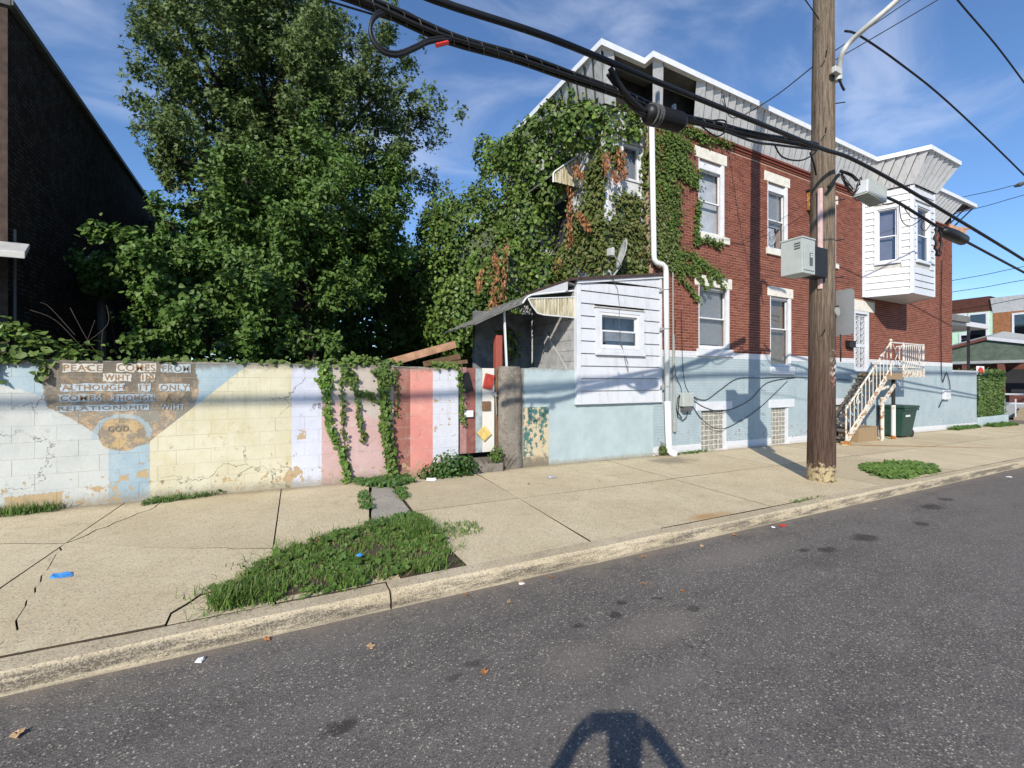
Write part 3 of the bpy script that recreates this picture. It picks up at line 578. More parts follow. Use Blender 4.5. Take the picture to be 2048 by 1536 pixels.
part('gate_jamb', MB().box(2.925, 2.962, 7.60, 7.70, .40, 1.93), 'brown_wood', gt)
st = MB(); st.prism([(2.93, 7.40), (3.74, 7.36), (3.76, 7.74), (2.93, 7.74)], lambda x, y: gz(x, KH - .05), lambda x, y: gz(x, KH + .16) + (y - 7.4) * .2)
solo('gate_threshold', st, 'old_concrete', 'cracked grey concrete step under the plank gate', 'step', bevel=.02)
# weathered concrete gate pillar, rounded and uneven
mb = MB(); r = random.Random(5); nz = 14; na = 16; vs = []
for k in range(nz + 1):
    z = -.05 + 2.07 * k / nz; sh = 1 if k < nz else .86
    for j in range(na):
        t = 2 * math.pi * j / na; c, s = math.cos(t), math.sin(t); q = (abs(c) ** 4 + abs(s) ** 4) ** -.25
        wv = 1 + r.uniform(-.02, .02) + (.07 if z < .25 else 0); vs.append((3.995 + .245 * c * q * wv * sh, 7.66 + .17 * s * q * wv * sh, z + (.0 if k < nz else .01)))
mb.add(vs, [(k * na + j, k * na + (j + 1) % na, (k + 1) * na + (j + 1) % na, (k + 1) * na + j) for k in range(nz) for j in range(na)] + [tuple(nz * na + j for j in range(na))])
solo('gate_pillar', mb, 'old_concrete', 'stained bare concrete pillar between plank gate and pale blue wall', 'pillar', smooth=True)
bw = thing('parged_wall', 'pale blue rendered wall with peeling green patch, under the white shed', 'wall', (6, 7.65, 0))
mb = MB(); r = random.Random(8); nx = 46; nz = 24; vs = []
for k in range(nz + 1):
    for i in range(nx + 1):
        x = 4.22 + (7.74 - 4.22) * i / nx; z = -.12 + 2.13 * k / nz; vs.append((x, YW + r.uniform(-.006, .006) - (.012 if k == nz else 0) * -1, z + (r.uniform(-.012, .012) if k == nz else 0)))
mb.add(vs, [(k * (nx + 1) + i, k * (nx + 1) + i + 1, (k + 1) * (nx + 1) + i + 1, (k + 1) * (nx + 1) + i) for k in range(nz) for i in range(nx)])
part('render_coat', mb, 'paint_parged', bw, smooth=True); part('core', MB().box(4.22, 7.74, YW + .012, 7.76, -.1, 2.0), 'old_concrete', bw)
solo('leaning_plank', MB().beam((1.70, 7.70, 2.06), (2.98, 7.90, 2.44), .07, .13), 'wood_pale', 'pale timber lying slanted on top of the garden wall by the gate', 'timber')
solo('dark_timber', MB().beam((2.35, 7.78, 2.05), (3.10, 7.95, 2.22), .05, .10).beam((2.5, 7.86, 2.03), (3.2, 7.83, 2.12), .04, .07), 'brown_wood', 'dark broken timbers lying behind the wall below the slanted plank', 'timber')
solo('red_post', MB().box(3.86, 4.00, 7.93, 8.06, .1, 2.66), 'post_red', 'worn red timber post rising behind the concrete gate pillar', 'post', bevel=.005)

# ================================================================ white sided shed with its awning
sh = thing('white_shed', 'white sided shed with sloping roof perched on the pale blue wall', 'shed', (6.7, 7.7, 1.27))
YF = YW - .055
def ztop(x): return 3.83 + (x - 5.47) * (4.18 - 3.83) / 2.3
W0, W1, WZ0, WZ1 = 6.03, 7.30, 2.42, 3.26
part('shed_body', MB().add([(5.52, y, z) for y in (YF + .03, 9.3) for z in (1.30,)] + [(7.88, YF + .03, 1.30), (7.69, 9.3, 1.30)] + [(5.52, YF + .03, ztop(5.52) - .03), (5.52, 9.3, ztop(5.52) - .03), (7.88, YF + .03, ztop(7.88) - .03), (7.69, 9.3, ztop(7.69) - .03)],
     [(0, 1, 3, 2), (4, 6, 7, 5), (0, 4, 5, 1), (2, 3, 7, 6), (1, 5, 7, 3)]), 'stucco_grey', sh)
nb = 11; hb = .262
for k in range(nb):
    z0 = 1.285 + hb * k; z1 = z0 + hb - .010
    segs = [(5.60, 7.84)]
    if z1 > WZ0 - .06 and z0 < WZ1 + .06: segs = [(5.60, W0 - .06), (W1 + .06, 7.84)]
    for a, b in segs:
        if z0 > min(ztop(a), ztop(b)) + .2: continue
        mb = MB(); za = min(z1, ztop(a) - .04); zb = min(z1, ztop(b) - .04)
        if zb - z0 < .02: continue
        za = max(za, z0 + .004)
        mb.add([(a, YF - .024, z0), (b, YF - .024, z0), (b, YF + .004, zb), (a, YF + .004, za), (a, YF + .02, z0), (b, YF + .02, z0), (b, YF + .03, zb), (a, YF + .03, za)], [(0, 1, 2, 3), (0, 4, 5, 1), (3, 2, 6, 7), (0, 3, 7, 4), (1, 5, 6, 2)])
        part('siding_board', mb, 'siding_white', sh)
        if len(segs) == 2 and z0 < WZ0 - .06 < z1: part('siding_board', MB().box(W0 - .058, W1 + .058, YF - .012, YF + .02, z0, WZ0 - .065), 'siding_white', sh)
        if len(segs) == 2 and z0 < WZ1 + .06 < z1: part('siding_board', MB().box(W0 - .058, W1 + .058, YF - .008, YF + .02, WZ1 + .065, z1), 'siding_white', sh)
part('corner_trim', MB().box(5.50, 5.598, YF - .02, YF + .10, 1.27, ztop(5.55) - .02), 'vinyl_white', sh, bevel=.004)
part('corner_trim', MB().box(7.842, 7.92, YF - .02, YF + .06, 1.27, ztop(7.88) - .02), 'vinyl_white', sh, bevel=.004)
part('bottom_trim', MB().box(5.47, 7.93, YF - .024, YF + .04, 1.262, 1.284), 'vinyl_white', sh)
part('shed_roof', MB().add([(x, y, ztop(x) + dz) for x in (5.30, 7.95) for y in (YF - .08, 9.35) for dz in (-.01, .05)], [(0, 1, 3, 2), (4, 6, 7, 5), (0, 4, 5, 1), (2, 3, 7, 6), (0, 2, 6, 4), (1, 5, 7, 3)]), 'shed_roof', sh)
part('rake_board', MB().add([(x, y, ztop(x) + dz) for x in (5.49, 7.93) for y in (YF - .045, YF + .02) for dz in (-.07, -.012)], [(0, 1, 3, 2), (4, 6, 7, 5), (0, 4, 5, 1), (2, 3, 7, 6), (0, 2, 6, 4), (1, 5, 7, 3)]), 'vinyl_white', sh)
part('soffit_board', MB().add([(5.28, 7.5, ztop(5.3) - .02), (5.505, 7.5, ztop(5.3) - .06), (5.505, 9.3, ztop(5.3) - .06), (5.28, 9.3, ztop(5.3) - .02), (5.28, 7.5, ztop(5.3) - .20), (5.28, 9.3, ztop(5.3) - .20)], [(0, 1, 2, 3), (0, 3, 5, 4)]), 'vinyl_white', sh)
# grey shingles on the shed's yard side
for k in range(8):
    for j in range(5):
        if 1.9 + .22 * k + .2 < 3.72: part('shingle', MB().box(5.492 - .006 * (j % 2), 5.518, 7.62 + .32 * j, 7.62 + .32 * j + .312, 1.95 + .22 * k, 1.95 + .22 * k + .213), 'shingle_grey', sh)

def window(parent, frame, u0, u1, z0, z1, rec=.10, fw=.055, split=.5, glassm='glass', back='curtain_grey', blind=None, sashes=True, name='window', head=0.0):
    """a sash window in an opening: frame, two sashes with panes, something behind the glass"""
    F = lambda: MB(frame); e = .003
    wn = part(name, F().box(u0 + e, u0 + fw, -rec - .05, -rec + .05, z0 + e, z1 - e).box(u1 - fw, u1 - e, -rec - .05, -rec + .05, z0 + e, z1 - e).box(u0 + fw, u1 - fw, -rec - .05, -rec + .05, z1 - fw - head, z1 - e).box(u0 + fw, u1 - fw, -rec - .05, -rec + .06, z0 + e, z0 + fw), 'window_frame', parent, bevel=.004)
    a, b, c, d = u0 + fw + .001, u1 - fw - .001, z0 + fw + .001, z1 - fw - head - .001; m = c + (d - c) * split; s = .032
    if sashes:
        for (za, zb, w) in ((c, m + s / 2, -rec + .012), (m - s / 2, d, -rec - .022)):
            part('sash', F().box(a, a + s, w - .014, w + .014, za, zb).box(b - s, b, w - .014, w + .014, za, zb).box(a + s, b - s, w - .014, w + .014, zb - s, zb).box(a + s, b - s, w - .014, w + .014, za, za + s), 'window_frame', wn)
            q = F(); q.quad(q.P(a + s, w, za + s), q.P(b - s, w, za + s), q.P(b - s, w, zb - s), q.P(a + s, w, zb - s)); part('pane', q, glassm, wn)
    else: q = F(); q.quad(q.P(a, -rec, c), q.P(b, -rec, c), q.P(b, -rec, d), q.P(a, -rec, d)); part('pane', q, glassm, wn)
    bd = .14 if back != 'room_dark' else .40; part('backing', F().box(u0 + .01, u1 - .01, -rec - bd - .02, -rec - bd, z0, z1), back, wn)
    if blind:
        q = F(); zz = z1 - .06
        while zz > blind: q.add([q.P(a, -rec - .075, zz), q.P(b, -rec - .075, zz), q.P(b, -rec - .100, zz - .030), q.P(a, -rec - .100, zz - .030)], [(0, 1, 2, 3)]); zz -= .032
        part('blind', q, 'blind', wn)
    return wn
shf = (0, YF, 1, 0, 0, -1)
window(sh, shf, 6.09, 7.22, 2.44, 3.22, .03, .06, .5, 'glass_dark', 'room_dark')
part('window_casing', MB(shf).box(W0 - .055, 6.088, -.02, .028, WZ0 - .05, WZ1 + .05).box(7.222, W1 + .055, -.02, .028, WZ0 - .05, WZ1 + .05).box(6.088, 7.222, -.02, .028, 3.222, WZ1 + .05).box(6.088, 7.222, -.02, .05, WZ0 - .05, 2.438), 'vinyl_white', sh, bevel=.004)
part('window_hood', MB(shf).box(W0 - .09, W1 + .05, -.01, .05, WZ1 + .05, WZ1 + .075), 'frame_grey', sh)
part('window_sill', MB(shf).box(W0 - .06, W1 + .06, -.01, .07, WZ0 - .115, WZ0 - .052), 'vinyl_white', sh, bevel=.004)
# awning over the shed door: curved slats sloping to the yard, ribbed valance at the street end
aw = thing('door_awning', 'curved metal slat awning with stained ribbed valance beside the white shed', 'awning', (4.8, 8.2, 2.9))
A0, A1 = 7.62, 9.4
pf = [(5.66, 3.66), (5.2, 3.58), (4.75, 3.50), (4.48, 3.45), (4.36, 3.38), (4.28, 3.27), (4.1, 3.19), (3.7, 3.01), (3.27, 2.80)]
nS = 9
for k in range(nS):
    y0 = A0 + (A1 - A0) * k / nS; y1 = y0 + (A1 - A0) / nS + .015; h = .02 * (k % 2); q = MB(); vs = []
    for x, z in pf: vs += [(x, y0, z + h), (x, y1, z + h), (x, y0, z + h - .012), (x, y1, z + h - .012)]
    q.add(vs, [f for i in range(len(pf) - 1) for f in ((4 * i, 4 * i + 1, 4 * i + 5, 4 * i + 4), (4 * i + 2, 4 * i + 6, 4 * i + 7, 4 * i + 3), (4 * i, 4 * i + 4, 4 * i + 6, 4 * i + 2), (4 * i + 1, 4 * i + 3, 4 * i + 7, 4 * i + 5))]); part('slat', q, 'awning_slat', aw)
part('edge_rail', MB().tube([(x, A0 - .012, z + .005) for x, z in pf[:6]], .018, 6), 'gutter_white', aw); part('lower_edge', MB().tube([(x, A0 - .012, z) for x, z in pf[5:]], .014, 6), 'awning_slat', aw)
q = MB(); n = 34
vtop = lambda x: 3.37 + (x - 4.42) * .117; vbot = lambda x: 3.09 + (x - 4.6) * .0 if x > 4.62 else 3.09 + (4.62 - x) ** 1.0 * 1.15
for i in range(n):
    x0 = 4.40 + 1.10 * i / n; x1 = 4.40 + 1.10 * (i + 1) / n; y = A0 - .03 - .016 * (i % 2)
    if vtop(x0) - vbot(x0) < .01: continue
    q.box(x0, x1, y, y + .012, vbot((x0 + x1) / 2), vtop((x0 + x1) / 2))
part('valance', q, 'awning_cream', aw)
part('valance_rail', MB().tube([(4.39, A0 - .045, 3.37), (4.47, A0 - .045, 3.24), (4.60, A0 - .045, 3.10), (4.75, A0 - .045, 3.075), (5.5, A0 - .045, 3.07)], .014, 6).tube([(4.39, A0 - .045, 3.37), (5.5, A0 - .045, 3.50)], .012, 6), 'gutter_white', aw)
part('under_panel', MB().quad((4.45, A0 + .02, 3.43), (5.49, A0 + .02, 3.60), (5.49, A1, 3.60), (4.45, A1, 3.43)), 'awning_green', aw)
part('awning_post', MB().beam((4.05, 7.80, 1.6), (3.97, 7.80, 3.10), .035, .035), 'gutter_white', aw)
yw = thing('yard_partition', 'grey rendered partition wall in shade under the awning', 'wall', (5, 9.5, .1))
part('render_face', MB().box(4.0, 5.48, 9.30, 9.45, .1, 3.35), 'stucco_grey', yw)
part('door_leaf', MB().add([(5.40, 7.72, .4), (5.44, 7.72, .4), (5.44, 8.6, .4), (5.40, 8.6, .4), (5.40, 7.72, 2.0), (5.44, 7.72, 2.0), (5.44, 8.6, 2.9), (5.40, 8.6, 2.9)], [(0, 3, 2, 1), (4, 5, 6, 7), (0, 1, 5, 4), (1, 2, 6, 5), (2, 3, 7, 6), (3, 0, 4, 7)]), 'shingle_grey', yw)
# satellite dish on the shed roof edge
dh = thing('satellite_dish', 'grey satellite dish with arm on the edge of the shed roof', 'dish', (6.42, 7.46, 4.0))
dc = Vector((6.62, 7.40, 4.50)); dn = Vector((-.894, .36, .26)).normalized(); a1 = dn.cross(Vector((0, 0, 1))).normalized(); a2 = dn.cross(a1); q = MB(); vs = [tuple(dc - dn * .06)]; nr, na = 4, 20
for i in range(1, nr + 1):
    for j in range(na):
        t = 2 * math.pi * j / na; rr = i / nr; vs.append(tuple(dc + a1 * .27 * rr * math.cos(t) + a2 * .33 * rr * math.sin(t) - dn * .06 * (1 - rr * rr)))
fs = [(0, 1 + j, 1 + (j + 1) % na) for j in range(na)] + [(1 + (i - 1) * na + j, 1 + i * na + j, 1 + i * na + (j + 1) % na, 1 + (i - 1) * na + (j + 1) % na) for i in range(1, nr) for j in range(na)]
q.add(vs, fs); o = part('reflector', q, 'dish_grey', dh, smooth=True); sm = o.modifiers.new('s', 'SOLIDIFY'); sm.thickness = .012
part('mast', MB().tube([(6.40, 7.46, 3.93), (6.43, 7.44, 4.02), (6.66, 7.47, 4.26), (6.70, 7.47, 4.52)], .022, 8).box(6.36, 6.45, 7.44, 7.49, 3.92, 3.97), 'grey_metal', dh, smooth=True)
part('feed_arm', MB().tube([(6.66, 7.44, 4.28), (6.45, 7.34, 4.34), (6.20, 7.22, 4.42)], .016, 6).box(6.10, 6.22, 7.16, 7.26, 4.36, 4.50).tube([(6.2, 7.22, 4.46), (6.25, 7.24, 4.53)], .035, 8), 'dish_grey', dh)
solo('dish_cable', MB().tube([(6.42, 7.44, 3.96), (6.56, 7.46, 3.75), (6.62, 7.46, 3.4), (6.60, 7.455, 3.0), (6.66, 7.45, 2.6), (6.80, 7.45, 2.1), (6.86, 7.45, 1.95), (6.85, 7.45, 2.15), (6.62, 7.45, 2.6)], .006, 5), 'cable_grey', 'thin grey cable dangling from the satellite dish across the shed window', 'cable')
# ================================================================ the corner house
HX0, HX1, HZ = 7.70, 24.22, 7.92
ho = thing('corner_house', 'two storey red brick corner house with pale blue base and ivy at one end', 'house', (16, 10, 0))
FR = (0, YW, 1, 0, 0, -1)
wins = [  # u0, u1, z0, z1, lintel (u0,u1,z0,z1), sill (u0,u1,z0,z1)
    dict(o=(9.24, 10.20, 5.43, 7.28), l=(9.11, 10.30, 7.28, 7.55), s=(9.19, 10.36, 5.26, 5.43), kw=dict(back='curtain_grey', head=.16)),
    dict(o=(12.02, 12.95, 5.43, 7.28), l=(11.88, 13.06, 7.28, 7.55), s=(11.95, 13.06, 5.26, 5.43), kw=dict(blind=6.15, back='room_dark', head=.16)),
    dict(o=(14.55, 15.5, 5.43, 7.28), l=(14.28, 15.62, 7.28, 7.55), s=(14.45, 15.6, 5.26, 5.43), kw=dict(back='room_dark', head=.16)),
    dict(o=(9.24, 10.40, 2.56, 4.12), l=(9.11, 10.50, 4.12, 4.39), s=(9.17, 10.50, 2.37, 2.56), kw=dict(blind=2.7, back='room_dark')),
    dict(o=(12.14, 13.12, 2.15, 4.12), l=(12.02, 13.22, 4.12, 4.39), s=(12.12, 13.23, 1.94, 2.15), kw=dict(back='board_tan', split=.55, glassm='glass_dark')),
]
door = (16.60, 17.54, 2.05, 4.05); dl = (16.48, 17.92, 4.05, 4.40)
bas = [dict(o=(9.33, 10.30, 0.0, 1.01), l=(9.13, 10.50, 1.01, 1.23)), dict(o=(12.18, 13.0, -.04, 1.0), l=(12.06, 13.26, 1.0, 1.23)), dict(o=(15.3, 16.15, -.06, 1.0), l=(15.2, 16.25, 1.0, 1.2))]
holes = [w['o'] for w in wins] + [door] + [b['o'] for b in bas]
def holed(mb, x0, x1, z0, z1, w0, w1, rects):
    zs = sorted({z0, z1} | {z for r in rects for z in r[2:] if z0 < z < z1})
    for a, b in zip(zs, zs[1:]):
        cuts = sorted([(max(r[0], x0), min(r[1], x1)) for r in rects if r[2] < b - 1e-6 and r[3] > a + 1e-6 and r[0] < x1 and r[1] > x0]); x = x0
        for c, d in cuts:
            if c > x: mb.box(x, c, w0, w1, a, b)
            x = max(x, d)
        if x < x1: mb.box(x, x1, w0, w1, a, b)
    return mb
part('upper_wall', holed(MB(FR), HX0 + .004, HX1, 2.48, HZ, -.34, -.0045, holes), 'mortar', ho)
part('painted_base', holed(MB(FR), HX0 + .004, HX1 + .01, -.6, 2.48, -.34, .008, holes), 'paint_base', ho)
part('rear_wall', MB().box(HX0 + .002, HX0 + .3, YW + .345, 12.7, -.3, HZ).box(HX1 - .3, HX1 - .002, YW + .345, 12.7, -.6, HZ).box(HX0 + .302, HX1 - .302, 12.4, 12.7, -.6, HZ), 'brick_front', ho)
# bricks: one object each for the nearest 300, the rest joined
rects = holes + [w['l'] for w in wins] + [w['s'] for w in wins] + [dl, (17.12, 19.98, 4.52, 7.92)]
BW, BH, GP = .2135, .0677, .0095; bricks = []
row = 0; z = 2.484
while z + BH < 7.74:
    free = []; x = HX0
    cuts = sorted([(r[0], r[1]) for r in rects if min(r[3], z + BH) - max(r[2], z) > BH * .3])
    for c, d in cuts:
        if c > x: free.append((x, c))
        x = max(x, d)
    free.append((x, HX1))
    for fa, fb in free:
        k = math.floor((fa - HX0 + BW / 2 * (row % 2)) / BW); x = HX0 - BW / 2 * (row % 2) + k * BW
        while x < fb:
            a, b = max(x, fa), min(x + BW, fb)
            if b - a > .03: bricks.append((a, b, z))
            x += BW
    z += BH; row += 1
near = sorted([b for b in bricks if abs(b[1] - b[0] - BW) < 1e-6 and b[0] > 8.3 and b[2] < 5.4], key=lambda b: b[0] ** 2 + (b[2] - 1.75) ** 2)[:300]; nset = set(near)
def brickbox(mb, a, b, z, w): 
    c = .0025; z0 = z + GP / 2; z1 = z + BH - GP / 2; a += GP / 2; b -= GP / 2
    vs = [mb.P(u, -.010, zz) for zz in (z0, z1) for u in (a, b)] + [mb.P(u, w, zz) for zz in (z0 + c, z1 - c) for u in (a + c, b - c)]
    mb.add(vs, [(4, 5, 7, 6), (0, 1, 5, 4), (1, 3, 7, 5), (3, 2, 6, 7), (2, 0, 4, 6)])
t = MB((0, 0, 1, 0, 0, -1)); brickbox(t, 0, BW, 0, .0); bmesh1 = mkmesh('brick', t.v, t.f); bmesh1.materials.append(MAT['brick_red'])
for a, b, z in near: shared('brick', bmesh1, (a, YW + random.uniform(-.004, 0), z), ho)
mb = MB(FR)
for b in bricks:
    if b not in nset: brickbox(mb, b[0], b[1], b[2], random.uniform(0, .004))
part('brickwork', mb, 'brick_red', ho, kind='stuff')
for (z0, z1, wd) in ((7.742, 7.80, .02), (7.80, 7.86, .05), (7.86, 7.919, .085)):
    for (a, b) in ((HX0, 17.1), (20.0, HX1)): part('corbel_course', MB(FR).box(a, b, -.008, wd, z0, z1 - .004), 'brick_red', ho)
for i, w in enumerate(wins):
    wn = window(ho, FR, *w['o'], **w['kw'])
    part('jamb', MB(FR).box(w['o'][0] + .0035, w['o'][0] + .03, -.049, .002, w['o'][2] + .02, w['o'][3] - .004), 'window_frame', wn)
    part('jamb', MB(FR).box(w['o'][1] - .10, w['o'][1] - .0035, -.049, .012, w['o'][2] + .02, w['o'][3] - .004), 'window_frame', wn, bevel=.004)
    part('lintel', MB(FR).box(w['l'][0], w['l'][1], -.30, .014, w['l'][2] + .002, w['l'][3]), 'stone_white', ho, bevel=.008)
    part('sill', MB(FR).box(w['s'][0], w['s'][1], -.20, .055, w['s'][2], w['s'][3] - .002), 'stone_white' if i < 3 else 'vinyl_white', ho, bevel=.006)
# fan in the second upper window, something papery in the tall lower one
fan = thing('window_fan', 'round grille fan standing in the second upper window', 'fan', (12.35, 7.68, 5.5))
q = MB(); cx, cz = 12.36, 5.80
for k in range(24): t = 2 * math.pi * k / 24; q.tube([(cx + .05 * math.cos(t), 7.655, cz + .05 * math.sin(t)), (cx + .17 * math.cos(t), 7.66, cz + .19 * math.sin(t))], .004, 4)
q.tube([(cx + .18 * math.cos(2 * math.pi * k / 24), 7.66, cz + .20 * math.sin(2 * math.pi * k / 24)) for k in range(25)], .012, 5); q.tube([(cx, 7.64, cz), (cx, 7.67, cz)], .05, 12)
part('grille', q, 'dish_grey', fan); part('housing', MB().box(12.14, 12.58, 7.70, 7.78, 5.50, 6.08), 'curtain_grey', fan, bevel=.02)
# basement glass-block windows
for b in bas:
    u0, u1, z0, z1 = b['o']; gb = part('block_window', MB(FR).box(u0 + .003, u1 - .07, -.16, -.066, z0, z1 - .003), 'grout', ho)
    part('window_reveal', MB(FR).box(u1 - .068, u1 - .003, -.15, -.012, z0, z1 - .003), 'vinyl_white', gb)
    part('lintel', MB(FR).box(b['l'][0], b['l'][1], -.2, .022, b['l'][2] + .002, b['l'][3]), 'vinyl_white', ho, bevel=.006)
    part('window_ledge', MB(FR).box(u0 - .02, u1 + .02, -.2, .04, z0 - .06, z0 - .002), 'grout', gb)
    nxb, nzb = 5, 8; dx = (u1 - u0 - .078) / nxb; dz = (z1 - z0 - .01) / nzb; t = MB((0, 0, 1, 0, 0, -1)).cbox(.007, dx - .007, -.09, .0, .007, dz - .007, .012); me = mkmesh('glass_block', t.v, t.f); me.materials.append(MAT['glass_block'])
    for i in range(nxb):
        for k in range(nzb): shared('glass_block', me, (u0 + .006 + dx * i, YW + .055, z0 + .004 + dz * k), gb)
# the side door with its ornamental security grille
dr = part('door', MB(FR).box(door[0] + .003, door[1] - .003, -.20, -.14, door[2], door[3] - .003), 'vinyl_white', ho)
part('door_frame', MB(FR).box(door[0] + .004, door[0] + .07, -.139, .015, door[2], door[3] - .004).box(door[1] - .07, door[1] - .004, -.139, .015, door[2], door[3] - .004).box(door[0] + .07, door[1] - .07, -.139, .015, door[3] - .09, door[3] - .004), 'vinyl_white', dr, bevel=.004)
part('door_dark', MB(FR).box(door[0] + .10, door[1] - .10, -.138, -.12, door[2] + .1, door[3] - .13), 'room_dark', dr)
q = MB(FR); a, b, c, d = door[0] + .075, door[1] - .075, door[2] + .02, door[3] - .1
q.box(a, a + .05, -.09, -.05, c, d).box(b - .05, b, -.09, -.05, c, d).box(a + .05, b - .05, -.09, -.05, c, c + .12).box(a + .05, b - .05, -.09, -.05, d - .06, d).box(a + .05, b - .05, -.09, -.05, c + .80, c + .90).box((a + b) / 2 - .02, (a + b) / 2 + .02, -.088, -.052, c + .12, d - .06)
part('grille_frame', q, 'vinyl_white', dr); q = MB(FR)
for s0, s1 in ((a + .05, (a + b) / 2 - .02), ((a + b) / 2 + .02, b - .05)):
    m = (s0 + s1) / 2; zz = c + .2
    for u in (s0 + (s1 - s0) * .33, s0 + (s1 - s0) * .67): q.box(u - .008, u + .008, -.08, -.06, c + .12, d - .06)
    while zz < d - .1:
        R = .085
        for k in range(10):
            t0 = 2 * math.pi * k / 10; t1 = 2 * math.pi * (k + 1) / 10; q.add([q.P(m + rr * math.cos(t), -.058, zz + rr * math.sin(t)) for t in (t0, t1) for rr in (R * .62, R)], [(0, 1, 3, 2)])
        q.box(s0, s1, -.078, -.062, zz + .085, zz + .098); zz += .2
part('grille_scrolls', q, 'vinyl_white', dr)
part('lintel', MB(FR).box(dl[0], dl[1], -.3, .015, dl[2] + .002, dl[3]), 'stone_white', ho, bevel=.008)
solo('mailbox', MB(FR).box(16.06, 16.44, .006, .13, 2.82, 3.0).box(16.05, 16.45, .006, .15, 3.0, 3.03).box(16.12, 16.16, .03, .05, 2.76, 2.82).box(16.34, 16.38, .03, .05, 2.76, 2.82), 'black_plastic', 'black wall mailbox left of the white grille door', 'mailbox', bevel=.006)
# two-storey rear bay of the house: white render under the ivy
EX, EY = 6.50, 7.80
ewin = (6.98, 7.52, 6.36, 7.20); EF = (0, EY, 1, 0, 0, -1)
part('rear_wing', holed(MB(EF), EX, HX0, 0, HZ, -.3, 0, [ewin]).box(EX, EX + .3, -4.9, -.302, 0, HZ), 'stucco_white', ho)
window(ho, EF, *ewin, rec=.03, glassm='glass_dark', back='curtain_grey', sashes=False)
part('wing_trim', MB(EF).box(ewin[1] + .01, ewin[1] + .09, 0.002, .05, 3.9, 7.4).box(EX - .03, EX + .06, .002, .05, 5.2, 6.9).box(ewin[0] - .3, ewin[1] + .1, .002, .06, 7.22, 7.34), 'window_frame', ho)
# ---- oriel bay on the street front
bA, bB, bC, bD = (17.12, YW), (17.66, 6.42), (19.2, 6.42), (19.98, YW)
by = ho
def frm(p, q):
    L_ = math.dist(p, q); ux, uy = (q[0] - p[0]) / L_, (q[1] - p[1]) / L_; return (p[0], p[1], ux, uy, uy, -ux), L_
faces = [(bA, bB, (.30, .72)), (bB, bC, (.16, .74)), (bC, bD, (.28, .72))]
poly = [bA, bB, bC, bD]
part('oriel_floor', MB().prism([(bA[0] + .03, bA[1]), (bB[0] + .03, bB[1] + .03), (bC[0] - .03, bC[1] + .03), (bD[0] - .03, bD[1])], 4.515, 4.60), 'vinyl_white', by)
for fi, (p, q_, wu) in enumerate(faces):
    fr, Ln = frm(p, q_); a, b = wu[0] * Ln, wu[1] * Ln; wz = (5.58, 7.30)
    part('oriel_core', holed(MB(fr), .02, Ln - .02, 4.52, HZ, -.10, -.02, [(a, b, wz[0], wz[1])]), 'frame_grey', by)
    z = 4.53; hb2 = .21
    while z < HZ - .02:
        z1 = min(z + hb2, HZ); segs = [(.075, Ln - .075)]
        if z1 > wz[0] - .08 and z < wz[1] + .08: segs = [(.075, a - .075), (b + .075, Ln - .075)]
        for s0, s1 in segs:
            if s1 - s0 < .03: continue
            q = MB(fr); q.add([q.P(s0, .020, z), q.P(s1, .020, z), q.P(s1, -.006, z1 - .012), q.P(s0, -.006, z1 - .012), q.P(s0, -.018, z), q.P(s1, -.018, z), q.P(s1, -.018, z1 - .012), q.P(s0, -.018, z1 - .012)], [(0, 1, 2, 3), (0, 4, 5, 1), (3, 2, 6, 7), (0, 3, 7, 4), (1, 5, 6, 2)])
            part('siding_board', q, 'siding_white', by)
        z += hb2
    part('corner_trim', MB(fr).box(.0, .072, -.018, .024, 4.515, HZ - .01), 'vinyl_white', by, bevel=.003); part('corner_trim', MB(fr).box(Ln - .072, Ln, -.018, .024, 4.515, HZ - .01), 'vinyl_white', by, bevel=.003)
    part('bottom_trim', MB(fr).box(.073, Ln - .073, -.018, .028, 4.50, 4.528), 'vinyl_white', by)
    part('casing', MB(fr).box(a - .072, a, -.018, .03, wz[0] - .07, wz[1] + .07).box(b, b + .072, -.018, .03, wz[0] - .07, wz[1] + .07).box(a, b, -.018, .03, wz[1], wz[1] + .07).box(a, b, -.018, .05, wz[0] - .07, wz[0]), 'vinyl_white', by, bevel=.003)
    window(by, fr, a, b, wz[0], wz[1], .05, .035, .48, 'glass_dark', 'curtain_lilac')
# ---- flared metal cornice all round, with missing panels showing framing and parapet coloured near black for shade
def offs(path, d):
    o = []
    for i, p in enumerate(path):
        if i == 0 or i == len(path) - 1:
            a, b = (path[0], path[1]) if i == 0 else (path[-2], path[-1]); f, _ = frm(a, b); o.append((p[0] + f[4] * d, p[1] + f[5] * d)); continue
        f1, _ = frm(path[i - 1], p); f2, _ = frm(p, path[i + 1]); n1 = Vector((f1[4], f1[5])); n2 = Vector((f2[4], f2[5])); m = (n1 + n2).normalized(); k = d / max(.4, m.dot(n1)); o.append((p[0] + m.x * k, p[1] + m.y * k))
    return o
path = [(EX, 12.7), (EX, EY), (HX0, EY), (HX0, YW), bA, bB, bC, bD, (HX1, YW), (HX1, 12.7)]
pb = offs(path, .04); pt = offs(path, .50); po = offs(path, .57); pi_ = offs(path, .46)
miss = {1: (.30, 1.01), 2: (-1, 2), 3: (.028, .135), 7: (.72, 1.01), 8: (-1, .15)}
